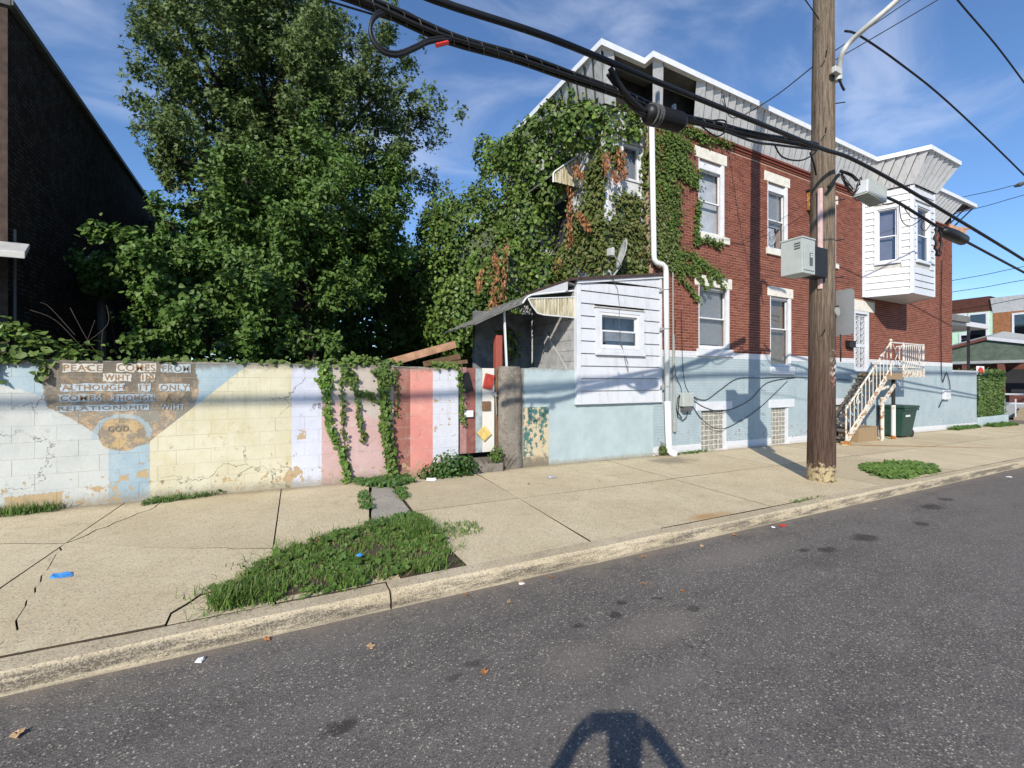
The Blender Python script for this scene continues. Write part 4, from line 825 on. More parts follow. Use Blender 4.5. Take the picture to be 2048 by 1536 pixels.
for i in range(len(path) - 1):
    L_ = math.dist(pb[i], pb[i + 1]); n = max(1, round(L_ / .27)); f, _ = frm(path[i], path[i + 1])
    for k in range(n):
        u0, u1 = k / n, (k + 1) / n; um = (u0 + u1) / 2
        if i in miss and miss[i][0] < um < miss[i][1]: continue
        lerp = lambda A, B, t: (A[0] + (B[0] - A[0]) * t, A[1] + (B[1] - A[1]) * t)
        q = MB(); vs = []
        for (A, Bz, uu, h) in ((pb, 7.925, u0, .0), (pb, 7.925, u1 - .02 / n, .035), (pt, 8.70, u1 - .02 / n, .035), (pt, 8.70, u0, .0)):
            x, y = lerp(A[i], A[i + 1], uu); vs.append((x + f[4] * h, y + f[5] * h, Bz - h * .3))
        vs += [(x - f[4] * .012, y - f[5] * .012, z + .0) for x, y, z in vs[:4]]
        q.add(vs, [(0, 1, 2, 3), (7, 6, 5, 4), (0, 4, 5, 1), (1, 5, 6, 2), (2, 6, 7, 3), (3, 7, 4, 0)]); part('cornice_panel', q, 'panel_metal', ho)
        if k < n - 1:
            a_ = lerp(pb[i], pb[i + 1], u1); b_ = lerp(pt[i], pt[i + 1], u1); h_ = .030; part('panel_seam', MB().beam((a_[0] + f[4] * h_, a_[1] + f[5] * h_, 7.93), (b_[0] + f[4] * h_, b_[1] + f[5] * h_, 8.69), .022, .016), 'cable_grey', ho)
    q = MB(); A = [pi_[i], pi_[i + 1], po[i + 1], po[i]]; q.prism(A, 8.685, 8.815 + .0015 * (i % 2)); part('fascia', q, 'fascia_white', ho)
    q = MB(); r = random.Random(i); nb_ = max(1, int(L_ / .45))     # framing behind the panels
    for k in range(nb_ + 1):
        t = min(1, k / nb_); a = lerp(path[i], path[i + 1], t); c = lerp(pi_[i], pi_[i + 1], t); q.beam((a[0], a[1], 7.95), (c[0], c[1], 8.66), .05, .04)
    part('cornice_framing', q, 'void_shade', ho, kind='stuff') if i not in (1, 2, 3) else None
fa = [(EX + .02, 12.6), (EX + .02, EY + .02), (HX0 + .02, EY + .02), (HX0 + .02, YW + .02), (bA[0], YW + .02), (bB[0] + .02, bB[1] + .02), (bC[0] - .02, bC[1] + .02), (bD[0], YW + .02), (HX1 - .02, YW + .02), (HX1 - .02, 12.6)]
part('parapet', MB().prism(fa, HZ + .002, 8.68), 'void_shade', ho); part('roof', MB().prism([(p[0], p[1]) for p in pi_], 8.70, 8.79), 'roof_tar', ho)
# hanging torn board at the far corner of the cornice
part('torn_board', MB().beam((23.4, 7.38, 7.86), (24.4, 7.2, 7.68), .04, .16).beam((23.8, 7.3, 7.80), (24.6, 7.15, 7.86), .03, .09), 'wood_pale', ho)
# low porch wall and porch roof on the front round the corner
pw = thing('porch_wall', 'low pale blue porch wall with white coping beyond the house corner', 'wall', (25.5, 7.7, 0))
part('painted_base', MB().box(HX1 + .012, 26.72, YW - .008, 11, -.6, 2.10), 'paint_base', pw); part('coping', MB().box(HX1 + .012, 26.80, YW - .05, 7.9, 2.102, 2.19).box(26.5, 26.80, 7.902, 11, 2.102, 2.19), 'vinyl_white', pw, bevel=.01)
pr = thing('porch_roof', 'white flat porch roof on dark iron posts round the house corner', 'porch', (26, 9, 2.2))
part('canopy', MB().prism([(HX1 + .02, 7.75), (28.9, 7.75), (28.9, 11), (HX1 + .02, 11)], lambda x, y: 4.12 - (x - 24.2) * .0, lambda x, y: 4.34), 'vinyl_white', pr, bevel=.02); part('canopy_edge', MB().box(24.3, 26.2, 7.6, 7.74, 4.24, 4.50), 'awning_slat', pr)
for x in (26.6, 26.42):
    q = MB().box(x - .02, x + .02, 7.72, 7.76, 2.192, 4.118); part('post', q, 'post_dark', pr)
q = MB()
for k in range(9): q.tube([(26.44, 7.74, 2.3 + .2 * k), (26.58, 7.74, 2.4 + .2 * k)], .01, 4).tube([(26.58, 7.74, 2.3 + .2 * k), (26.44, 7.74, 2.4 + .2 * k)], .01, 4)
part('post_scrolls', q, 'post_dark', pr)
# downspout: drop, offset, drop, shoe, straps
ds = thing('downspout', 'white round downspout running down the ivy corner of the house', 'downspout', (8.0, 7.4, 0))
part('pipe', MB().tube([(7.52, 7.42, 8.0), (7.60, 7.42, 4.62), (7.61, 7.42, 4.52), (7.66, 7.41, 4.45), (7.84, 7.39, 4.42), (7.92, 7.38, 4.36), (7.94, 7.38, 4.25), (7.985, 7.38, 1.22)], .062, 12), 'gutter_white', ds, smooth=True)
part('lower_pipe', MB().tube([(7.985, 7.38, 1.28), (8.03, 7.38, .22), (8.04, 7.38, .14), (8.07, 7.34, .09), (8.14, 7.24, .06)], [.072, .072, .072, .074, .078], 12), 'gutter_white', ds, smooth=True)
for z in (3.85, 2.95, 1.62):
    x = 7.94 + (4.25 - z) * .015; q = MB(); q.tube([(x + .068 * math.cos(t * math.pi / 8), 7.38 + .068 * math.sin(t * math.pi / 8), z) for t in range(17)], .010, 4).box(x - .19, x - .06, 7.40, 7.412, z - .025, z + .025); part('strap', q, 'grey_metal', ds)
cd = thing('conduit', 'thin grey conduit pipe on the brick beside the downspout', 'conduit', (8.33, 7.52, .5))
part('pipe', MB().tube([(8.30, 7.515, 6.3), (8.305, 7.515, 5.0), (8.315, 7.515, 3.1), (8.35, 7.512, .62)], .018, 6), 'grey_metal', cd); part('lower_sleeve', MB().tube([(8.32, 7.51, 2.85), (8.345, 7.505, .75)], .03, 8).tube([(8.345, 7.505, .85), (8.35, 7.505, .55)], .048, 8), 'grey_metal', cd)
mt = thing('cable_junction_box', 'small grey cable box with looped wires on the blue base', 'cable box', (8.72, 7.5, 1.1))
part('case', MB().box(8.53, 8.90, 7.40, 7.54, 1.14, 1.47), 'cabinet_grey', mt, bevel=.015); part('skirt', MB().box(8.58, 8.86, 7.42, 7.54, 1.02, 1.139), 'cable_grey', mt, bevel=.01)
part('cable_loop', MB().tube([(8.8, 7.5, 1.03), (8.76, 7.5, .88), (8.62, 7.5, .80), (8.46, 7.5, .9), (8.42, 7.5, 1.1), (8.46, 7.5, 1.35), (8.55, 7.5, 1.45), (8.50, 7.5, 1.3), (8.47, 7.5, 1.0), (8.6, 7.5, .86)], .011, 5), 'cable_black', mt, smooth=True)
def wall_cable(name, pxs, label, r=.009, Y=7.515, mat='cable_black', grp='cables slung along the blue base'):
    return solo(name, MB().tube(smooth_path([atY(x, y, Y) for x, y in pxs]), r, 5), mat, label, 'cable', smooth=True)
def smooth_path(P, n=5):
    P = [Vector(p) for p in P]; o = []
    for i in range(len(P) - 1):
        p0, p1, p2, p3 = P[max(i - 1, 0)], P[i], P[i + 1], P[min(i + 2, len(P) - 1)]
        for k in range(n):
            t = k / n; o.append(.5 * ((2 * p1) + (p2 - p0) * t + (2 * p0 - 5 * p1 + 4 * p2 - p3) * t * t + (3 * p1 - p0 - 3 * p2 + p3) * t ** 3))
    return o + [P[-1]]
wall_cable('base_cable', [(1380, 790), (1410, 800), (1440, 780), (1475, 757), (1520, 756), (1590, 754), (1700, 760)], 'black cable sagging from the cable box to under the tall window')
wall_cable('base_cable', [(1380, 795), (1410, 815), (1450, 822), (1500, 800), (1535, 765), (1590, 755)], 'black cable looping lowest between the two basement windows')
wall_cable('base_cable', [(1378, 800), (1405, 840), (1440, 858), (1480, 842), (1520, 815), (1575, 762)], 'black cable crossing the first basement window')
wall_cable('base_cable', [(1351, 640), (1350, 740), (1362, 775), (1362, 792)], 'thin cable dropping beside the conduit to the cable box', .007)
wall_cable('base_cable', [(1363, 620), (1366, 740), (1376, 782), (1395, 800)], 'thin cable dropping right of the conduit past the white band', .007)
rc = thing('corner_utility_box', 'small white utility box with loose cables near the house corner', 'utility box', (22.9, 7.5, 1))
a = atY(1890, 790, 7.52); part('case', MB().box(a[0] - .25, a[0] + .25, 7.42, 7.54, a[2] - .18, a[2] + .2), 'vinyl_white', rc, bevel=.02); part('loop', MB().tube(smooth_path([atY(x, y, 7.5) for x, y in ((1884, 520), (1882, 640), (1884, 760), (1893, 745), (1900, 780), (1885, 800), (1878, 815))]), .014, 5), 'cable_black', rc)
# ================================================================ side stairs
sr = thing('side_stairs', 'rusty white steel stairs with weathered treads up to the side door', 'stairs', (16, 7.1, -.1))
SX0, SX1, SY0, SY1, LZ = 14.45, 16.75, 6.72, 7.46, 2.0; nT = 10; gx = gz(14.4, KH)
for k in range(nT):
    x = SX0 + (SX1 - SX0) * (k + .35) / nT; z = gx + (LZ - gx) * (k + .8) / (nT + .6)
    part('tread', MB().box(x - .02, x + .27, SY0 + .05, SY1, z - .03, z + .03), 'tread_wood', sr, bevel=.006)
    part('riser_bracket', MB().box(x + .05, x + .20, SY0 + .06, SY0 + .10, z - .11, z - .031), 'step_dark', sr)
sl = (LZ - gx) / (SX1 - SX0)
for y in (SY0 + .02, SY1 - .04): part('stringer', MB().beam((SX0 - .12, y, gx + .02), (SX1 + .05, y, LZ - .10), .05, .13 if y < 7 else .07), 'paint_rust' if y < 7 else 'step_dark', sr)
part('landing_deck', MB().box(SX1 - .05, 19.2, SY0, SY1, LZ - .07, LZ), 'old_board', sr); part('landing_fascia', MB().box(SX1 - .06, 17.7, SY0 - .03, SY0 - .003, LZ - .20, LZ - .01), 'old_board', sr); part('landing_channel', MB().box(17.72, 19.25, SY0 - .04, SY0 - .003, LZ - .12, LZ + .10), 'paint_rust', sr)
for k in range(9): part('deck_board', MB().box(SX1 - .02 + k * .27, SX1 + .24 + k * .27, SY0 + .02, SY1 - .01, LZ + .002, LZ + .022), 'tread_wood', sr)
part('newel', MB().tube([(SX0 - .13, SY0 - .01, gx - .02), (SX0 - .13, SY0 - .01, gx + 1.02)], .022, 8), 'paint_rust', sr)
part('newel_foot', MB().box(SX0 - .26, SX0 + .0, SY0 - .09, SY0 + .08, gx - .02, gx + .10), 'rust_heavy', sr, bevel=.02)
part('newel', MB().tube([(16.92, SY0 - .02, LZ - .1), (16.92, SY0 - .02, LZ + 1.0)], .024, 8).tube([(16.92, SY0 - .02, LZ + .98), (16.92, SY0 - .02, LZ + 1.02), (16.92, SY0 - .02, LZ + 1.06)], [.03, .05, .02], 8), 'paint_rust', sr)
part('handrail', MB().tube([(SX0 - .13, SY0 - .01, gx + 1.02), (16.92, SY0 - .02, LZ + .95)], .026, 8), 'paint_rust', sr); part('mid_rail', MB().tube([(SX0 - .13, SY0 - .01, gx + .22), (16.92, SY0 - .02, LZ + .16)], .018, 6), 'paint_rust', sr)
for k in range(1, 12):
    t = k / 12; x = SX0 - .13 + (16.92 - SX0 + .13) * t; zb = gx + .22 + (LZ + .16 - gx - .22) * t; part('baluster', MB().tube([(x, SY0 - .015, zb), (x, SY0 - .015, zb + .80)], .011, 5), 'paint_rust_light', sr)
for k, x in enumerate((15.2, 15.9, 16.5)):
    zb = gx + .45 + (LZ - gx) * (x - SX0) / (SX1 - SX0); part('scroll', MB().tube([(x - .16 + .16 * math.cos(t * .5), SY0 - .015, zb + .2 + .14 * math.sin(t * .5) + .1 * math.cos(t * .5)) for t in range(11)], .010, 4), 'paint_rust_light', sr)
# railing round the landing
for (x0, y0, x1, y1, n) in ((16.95, SY0 - .02, 17.75, SY0 - .02, 0), (17.75, SY0 - .02, 19.2, SY0 - .02, 10), (19.2, SY0, 19.2, SY1 - .02, 4), (17.0, SY1 - .04, 17.0, SY1 - .03, 0)):
    if x1 - x0 + y1 - y0 < .1: continue
    part('top_rail', MB().tube([(x0, y0, LZ + .95), (x1, y1, LZ + .95)], .024, 6), 'paint_rust_light', sr); part('bottom_rail', MB().tube([(x0, y0, LZ + .18), (x1, y1, LZ + .18)], .018, 6), 'paint_rust', sr)
    for k in range(n): x = x0 + (x1 - x0) * (k + .5) / n; y = y0 + (y1 - y0) * (k + .5) / n; part('baluster', MB().tube([(x, y, LZ + .18), (x, y, LZ + .95)], .013, 5), 'paint_rust_light', sr)
part('cross_scroll', MB().tube([(17.05, SY0 - .02, LZ + .2), (17.35, SY0 - .02, LZ + .6), (17.7, SY0 - .02, LZ + .9)], .010, 4).tube([(17.7, SY0 - .02, LZ + .2), (17.35, SY0 - .02, LZ + .6), (17.05, SY0 - .02, LZ + .9)], .010, 4).tube([(17.35 + .13 * math.cos(t), SY0 - .02, LZ + .7 + .13 * math.sin(t)) for t in np.linspace(0, 6.28, 13)], .009, 4), 'paint_rust_light', sr)
for x in (17.75, 19.2): part('rail_post', MB().tube([(x, SY0 - .02, LZ + .02), (x, SY0 - .02, LZ + .98)], .022, 6), 'paint_rust_light', sr)
part('brace', MB().beam((16.25, SY0 - .03, 1.0), (17.15, SY0 - .03, 1.62), .05, .09).beam((16.3, SY0 - .03, 1.50), (16.75, SY0 - .03, 1.58), .04, .07), 'paint_rust', sr)
part('support_post', MB().tube([(16.62, 6.80, gz(16.6, KH)), (16.62, 6.80, 1.25)], .055, 8), 'paint_rust', sr); part('support_post', MB().tube([(17.45, 6.84, gz(17.4, KH)), (17.45, 6.84, .98)], .06, 8), 'paint_rust_light', sr)
part('post_upper', MB().tube([(17.45, 6.84, .981), (17.45, 6.84, LZ - .07)], .052, 8), 'post_dark', sr); part('post_foot', MB().tube([(17.45, 6.84, gz(17.4, KH)), (17.45, 6.84, gz(17.4, KH) + .12)], .075, 8), 'rust_heavy', sr)
solo('wood_step_box', MB().box(15.35, 16.35, 6.85, 7.4, gz(16, KH) - .02, .34).box(16.355, 16.40, 6.83, 7.4, gz(16, KH) - .02, .36), 'old_board', 'brown wooden box standing under the side stairs', 'box', bevel=.01)
# wheeled bin
bn = thing('wheelie_bin', 'dark green wheeled bin standing against the blue base beyond the stairs', 'bin', (18.5, 7.1, gz(18.5, KH)))
zb = gz(18.5, KH); q = MB(); q.add([(18.08, 6.86, zb + .05), (18.78, 6.86, zb + .05), (18.78, 7.36, zb + .05), (18.08, 7.36, zb + .05), (17.98, 6.76, zb + .98), (18.95, 6.76, zb + .98), (18.95, 7.42, zb + .98), (17.98, 7.42, zb + .98)], [(0, 3, 2, 1), (4, 5, 6, 7), (0, 1, 5, 4), (1, 2, 6, 5), (2, 3, 7, 6), (3, 0, 4, 7)]); part('body', q, 'bin_green', bn, bevel=.03)
part('lid', MB().prism([(17.95, 6.72), (18.99, 6.72), (19.02, 7.46), (17.95, 7.46)], zb + .982, lambda x, y: zb + 1.06 + .05 * math.sin((y - 6.72) * 4)), 'bin_green', bn, bevel=.02); part('rim', MB().box(17.96, 18.98, 6.735, 6.758, zb + .90, zb + .975), 'bin_green', bn, bevel=.008); part('handle', MB().tube([(19.03, 6.85, zb + .95), (19.10, 6.9, zb + .97), (19.10, 7.3, zb + .97), (19.03, 7.35, zb + .95)], .016, 6), 'bin_green', bn)
for y in (6.9, 7.3): part('wheel', MB().tube([(18.86, y - .03, zb + .12), (18.86, y + .03, zb + .12)], .12, 16), 'black_plastic', bn)
part('label_plate', MB().add([(18.10, 6.772, zb + .70), (18.42, 6.772, zb + .70), (18.42, 6.764, zb + .765), (18.10, 6.764, zb + .765)], [(0, 1, 2, 3)]), 'bin_label', bn)

# ================================================================ utility pole and what hangs on it
PX, PY = 8.42, 4.33
po_ = thing('utility_pole', 'weathered wooden utility pole standing at the kerb in front of the house', 'pole', (PX, PY, 0))
q = MB(); n = 22; seg = 20; vs = []; r = random.Random(4)
gr = [r.uniform(-.012, .008) for _ in range(seg)]
for k in range(n + 1):
    z = -.2 + 12.2 * k / n; rad = .213 - .0068 * max(z, 0); x = PX + .010 * z
    for j in range(seg): t = 2 * math.pi * j / seg; rr = rad + gr[j] + r.uniform(-.003, .003); vs.append((x + rr * math.cos(t), PY + rr * math.sin(t), z))
q.add(vs, [(k * seg + j, k * seg + (j + 1) % seg, (k + 1) * seg + (j + 1) % seg, (k + 1) * seg + j) for k in range(n) for j in range(seg)] + [tuple(n * seg + j for j in range(seg))]); part('shaft', q, 'pole_wood', po_, smooth=True)
def onpole(z): return PX + .010 * z
for k, (z, sgn) in enumerate(((3.55, 1), (3.05, 1), (4.2, 1), (4.9, 1), (6.0, -1), (6.6, 1), (7.3, -1), (2.6, -1))): x = onpole(z); part('nail', MB().tube([(x + .16 * sgn, PY - .12, z), (x + .30 * sgn, PY - .20, z + .02)], .010, 5), 'post_dark', po_)
part('conduit_guard', MB().box(onpole(4) - .215, onpole(4) - .150, PY - .09, PY - .03, 3.33, 5.06), 'pink_paint', po_, bevel=.01)
part('cap_disc', MB().tube([(8.50, PY - .205, 2.94), (8.50, PY - .225, 2.94)], .075, 14), 'grey_metal', po_)
la = thing('street_lamp_arm', 'pale curved street lamp arm bolted to the utility pole', 'lamp arm', (8.6, 4.1, 7.0))
part('arm', MB().tube(smooth_path([atY(1679, 150, 4.12), atY(1679, 128, 4.08), atY(1686, 104, 4.0), atY(1702, 82, 3.9), atY(1745, 44, 3.6), atY(1800, -5, 3.3), atY(1850, -60, 3.0)]), .042, 10), 'lamp_arm_paint', la, smooth=True)
a = atY(1672, 145, 4.12); part('bracket', MB().box(a[0] - .13, a[0] + .08, 4.06, 4.13, a[2] - .05, a[2] + .05).tube([(a[0] + .07, 4.12, a[2] - .12), (a[0] + .07, 4.12, a[2] + .14)], .06, 10), 'lamp_arm_paint', la, bevel=.008); part('wire_tail', MB().tube(smooth_path([(a[0] + .05, 4.1, a[2] - .1), (a[0] + .10, 4.08, a[2] - .22), (a[0] + .14, 4.06, a[2] - .30)]), .02, 6), 'cable_black', la)
cb = thing('pole_cabinet', 'pale grey metal utility cabinet mounted on the left of the pole', 'cabinet', (7.55, 4.2, 3.4))
part('body', MB().box(7.36, 7.72, 4.06, 4.40, 3.47, 4.02), 'cabinet_grey', cb, bevel=.006); part('lid', MB().box(7.35, 7.73, 4.05, 4.41, 4.022, 4.05), 'cabinet_grey', cb, bevel=.006)
part('back_channel', MB().box(7.722, 8.25, 4.14, 4.36, 3.50, 3.98), 'post_dark', cb); part('door_panel', MB().box(7.40, 7.68, 4.048, 4.058, 3.52, 3.94), 'cabinet_grey', cb, bevel=.004)
for k in range(3): part('vent_slot', MB().box(7.352, 7.359, 4.09, 4.18, 3.86 + .04 * k, 3.878 + .04 * k), 'cable_grey', cb)
part('label_plate', MB().box(7.54, 7.62, 4.041, 4.047, 3.60, 3.80), 'cable_grey', cb); part('label_mark', MB().box(7.555, 7.605, 4.036, 4.0405, 3.73, 3.75).box(7.555, 7.605, 4.036, 4.0405, 3.76, 3.78), 'bin_label', cb)
sg = thing('street_sign', 'grey back of a square street sign fixed behind the pole', 'sign', (8.72, 4.3, 2.5)); q = MB(); P = []; 
for (cy, cz, t0) in ((4.59, 2.62, 0), (4.59, 3.27, 90), (4.01, 3.27, 180), (4.01, 2.62, 270)):
    pass
y0, y1, z0, z1, R = 3.94, 4.63, 2.54, 3.33, .06
for (cy, cz, s) in ((y1 - R, z1 - R, 0), (y0 + R, z1 - R, 90), (y0 + R, z0 + R, 180), (y1 - R, z0 + R, 270)):
    for k in range(5): t = math.radians(s + 22.5 * k); P.append((cy + R * math.cos(t), cz + R * math.sin(t)))
k = len(P); q.add([(8.67, y, z) for y, z in P] + [(8.675, y, z) for y, z in P], [tuple(range(k)), tuple(range(2 * k - 1, k - 1, -1))] + [(i, (i + 1) % k, k + (i + 1) % k, k + i) for i in range(k)]); part('plate', q, 'sign_back', sg)
part('bolt', MB().tube([(8.66, 4.33, 3.2), (8.69, 4.33, 3.2)], .015, 8), 'grey_metal', sg)
sm = thing('edge_on_sign', 'small dark sign plate seen edge on at the right of the pole', 'sign', (8.66, 4.2, 2.0)); q = MB(); P = [(4.10 + .12 * math.cos(t) , 2.32 + .24 * math.sin(t)) for t in np.linspace(0, 2 * math.pi, 17)[:-1]]; k = len(P); dr_ = Vector((.88, .47)); 
q.add([(8.64 + (y - 4.1) * 1.9 * .9, 4.14 + (y - 4.1) * .45 * 1.9, z) for y, z in P] + [(8.647 + (y - 4.1) * 1.71, 4.125 + (y - 4.1) * .855, z) for y, z in P], [tuple(range(k)), tuple(range(2 * k - 1, k - 1, -1))] + [(i, (i + 1) % k, k + (i + 1) % k, k + i) for i in range(k)]); part('plate', q, 'post_dark', sm)
rl = thing('rusty_wall_lamp', 'rusty brown metal box on the brick just left of the pole', 'wall box', (14.1, 7.4, 6.3)); a = atY(1628, 405, 7.45); part('case', MB().box(a[0] - .22, a[0] + .25, 7.25, 7.54, a[2] - .25, a[2] + .30), 'rust_heavy', rl, bevel=.02); part('hood', MB().box(a[0] - .26, a[0] + .27, 7.2, 7.55, a[2] + .302, a[2] + .35), 'post_dark', rl); part('bulb_socket', MB().tube([(a[0] - .12, 7.4, a[2] - .25), (a[0] - .16, 7.38, a[2] - .42)], .05, 8), 'grey_metal', rl)

# ================================================================ overhead cables
def cable(name, pts, r, label, mat='cable_black', seg=6, n=5): return solo(name, MB().tube(smooth_path(pts, n), r, seg), mat, label, 'cable', smooth=True)
def C(*l): return [atY(x, y, Y) for x, y, Y in l]
bund = C((560, -60, 3.45), (720, 0, 3.5), (900, 76, 3.52), (1070, 128, 3.58), (1240, 188, 3.65), (1330, 226, 3.72), (1440, 254, 3.82), (1540, 276, 3.95), (1634, 291, 4.12))
bt = thing('cable_bundle', 'thick lashed bundle of black cables running left from the pole', 'cable', tuple(bund[4]))
off = [(0, 0), (.025, .02), (-.02, .025), (.016, -.025), (-.025, -.016)]
sp = smooth_path(bund, 6)
for k, (dy, dz) in enumerate(off): part('strand', MB().tube([p + Vector((0, dy, dz + .006 * math.sin(i * .7 + k))) for i, p in enumerate(sp)], .018 if k else .022, 6), 'cable_black', bt, smooth=True)
q = MB(); P2 = []
for i, p in enumerate(smooth_path(bund, 40)): P2.append(p + Vector((0, .044 * math.cos(i * .9), .044 * math.sin(i * .9))))
part('lashing_wire', MB().tube(P2, .0035, 3, False), 'cable_grey', bt)
cable('main_cable', C((700, -75, 3.45), (870, 0, 3.48), (1100, 76, 3.5), (1300, 158, 3.6), (1480, 231, 3.72), (1640, 296, 3.92), (1700, 316, 3.95), (1790, 364, 3.9), (1880, 418, 3.85), (2048, 520, 3.8), (2200, 618, 3.8)), .030, 'single thick black cable crossing in front of the pole above the bundle', seg=8)
cable('messenger_wire', C((650, 0, 3.7), (890, 72, 3.6), (1000, 106, 3.62), (1240, 196, 3.68), (1300, 213, 3.72)), .008, 'thin wire crossing the cable loop below the bundle')
lp = C((905, 78, 3.5), (860, 84, 3.48), (830, 98, 3.47), (795, 111, 3.46), (765, 104, 3.46), (745, 80, 3.46), (741, 55, 3.46), (752, 33, 3.47), (780, 24, 3.5), (810, 30, 3.5), (850, 52, 3.52))
cl = thing('cable_slack_loop', 'slack loop of black cable with red tag hanging from the bundle', 'cable', tuple(lp[4])); part('loop', MB().tube(smooth_path(lp), .016, 6).tube([p + Vector((.0, .0, .025)) for p in smooth_path(lp)], .012, 6), 'cable_black', cl, smooth=True); part('tag', MB().tube(C((872, 91, 3.472), (896, 85, 3.474)), .0165, 6), 'red_wrap', cl)
# splice case
s0 = Vector(atY(1292, 226, 3.62)); s1 = Vector(atY(1366, 246, 3.70)); sc_ = thing('splice_case', 'ribbed black splice case hanging on the cables above the downspout', 'splice case', tuple(s0)); d_ = (s1 - s0)
part('case', MB().tube([s0 + d_ * t for t in (0, .04, .12, .9, .97, 1)], [.04, .09, .10, .10, .08, .04], 18), 'black_plastic', sc_, smooth=True)
for k in range(13): part('rib', MB().tube([s0 + d_ * (.30 + .047 * k - .008), s0 + d_ * (.30 + .047 * k + .010)], .109, 18), 'black_plastic', sc_)
for t in (.12, .2, .26): part('clamp_ring', MB().tube([s0 + d_ * (t - .012), s0 + d_ * (t + .012)], .115, 18), 'cable_grey', sc_)
part('hanger', MB().box(s0.x + .18, s0.x + .21, 3.62, 3.66, s0.z + .08, s0.z + .30).box(s0.x + .46, s0.x + .49, 3.64, 3.68, s0.z + .08, s0.z + .25), 'grey_metal', sc_)
part('tail', MB().tube(smooth_path([s0 + Vector((-.55, -.05, .28)), s0 + Vector((-.3, -.02, .1)), s0 + Vector((0, 0, 0))]), .03, 6).tube(smooth_path([s0 + Vector((-.5, .05, .30)), s0 + Vector((-.2, .03, .05)), s0 + Vector((0, 0, -.03))]), .022, 6), 'cable_black', sc_, smooth=True)
for i, (pts, lb, rr) in enumerate(((((1400, 250, 3.75), (1430, 272, 3.75), (1448, 265, 3.76), (1452, 245, 3.78), (1440, 240, 3.78), (1410, 243, 3.78)), 'small black cable loop hanging right of the splice case', .010),
        (((1450, 262, 3.8), (1510, 284, 3.86), (1555, 290, 3.95), (1634, 300, 4.12)), 'black cable drooping just under the bundle beside the pole', .016),
        (((1450, 252, 3.8), (1500, 262, 3.85), (1542, 272, 3.9)), 'stub of cut cable end above the bundle near the pole', .013),
        (((1548, 288, 3.9), (1565, 314, 3.95), (1600, 321, 4.05), (1625, 310, 4.1), (1634, 300, 4.12)), 'black cable hanging in a sag left of the pole', .012),
        (((1620, 305, 4.1), (1628, 330, 4.15), (1632, 350, 4.2)), 'black cable entering the pink guard on the pole', .014))): cable('drop_cable', C(*pts), rr, lb)
low = C((1680, 342, 4.2), (1705, 352, 4.1), (1735, 380, 4.0), (1790, 402, 3.95), (1840, 432, 3.9), (1880, 456, 3.9), (1930, 482, 3.9), (2048, 545, 3.85), (2200, 625, 3.8)); cable('lower_cable', low, .026, 'black cable running right from the pole below the thick one', seg=8)
cable('pole_band', [(8.24, 4.12, 5.02), (8.34, 4.10, 5.12), (8.48, 4.10, 5.26), (8.62, 4.15, 5.32), (8.68, 4.2, 5.32)], .028, 'black cable wrapped diagonally round the front of the pole')
a0 = Vector(atY(1722, 374, 3.98)); a1_ = Vector(atY(1758, 396, 3.98)); ab = thing('antenna_box', 'white finned cable amplifier hanging on the wires right of the pole', 'amplifier', tuple(a0)); part('case', MB().beam(a0, a1_, .20, .22), 'vinyl_white', ab, bevel=.015)
dd = (a1_ - a0)
for k in range(9): part('fin', MB().beam(a0 + dd * (k + .2) / 9, a0 + dd * (k + .6) / 9, .26, .27), 'cabinet_grey', ab)
q = MB(); 
for k in range(7):
    r = random.Random(k); P = C((1682, 338 + 3 * k, 4.15), (1690 + 4 * k, 372 + 5 * k - 8 * (k % 3), 4.1), (1705 + 3 * k, 388 - 4 * (k % 4), 4.05), (1722 - 2 * (k % 3), 372 - 6 * (k % 4), 4.0), (1726, 384, 4.0)); cable('pole_loop_cable', P, .006 + .003 * (k % 2), ('outermost', 'second', 'third', 'fourth', 'fifth', 'sixth', 'innermost')[k] + ' thin black cable loop between the pole and the finned amplifier')
for k, P in enumerate((((1752, 395, 3.98), (1770, 409, 3.96), (1795, 404, 3.95)), ((1798, 405, 3.94), (1803, 440, 3.94), (1820, 452, 3.93), (1845, 437, 3.91)), ((1806, 412, 3.94), (1825, 436, 3.93), (1850, 432, 3.91)), ((1864, 444, 3.9), (1850, 462, 3.9), (1842, 452, 3.9), (1850, 436, 3.9)))):
    cable('service_loop', C(*P), .008, ('short black loop under the amplifier', 'largest black cable loop hanging in front of the oriel window', 'inner black cable loop hanging in front of the oriel window', 'small black loop at the oriel corner')[k])
r0 = Vector(atY(1885, 461, 3.88)); r1_ = Vector(atY(1930, 482, 3.88)); rs = thing('round_splice', 'fat black splice closure with coil on the lower cable near the house corner', 'splice case', tuple(r0)); rd = r1_ - r0; part('case', MB().tube([r0 + rd * t for t in (0, .1, .5, .9, 1)], [.04, .10, .12, .11, .04], 14), 'black_plastic', rs, smooth=True)
part('coil', MB().tube([Vector(atY(1876, 482, 3.88)) + Vector((.13 * math.cos(t), .02 * math.sin(t * 9), .30 * math.sin(t))) for t in np.linspace(0, 12.56, 50)], .02, 6), 'cable_black', rs, smooth=True)
cable('street_line', C((1690, 62, 4.3), (1720, 72, 4.3), (1800, 127, 4.25), (1900, 208, 4.2), (2048, 350, 4.1), (2200, 505, 4.0)), .020, 'black line running right from the lamp bracket high on the pole')
cable('street_line', [atY(x, y, 2.0) for x, y in ((1890, -40), (1915, 0), (1990, 88), (2048, 165), (2120, 265))], .009, 'dark wire across the upper right corner of the sky')
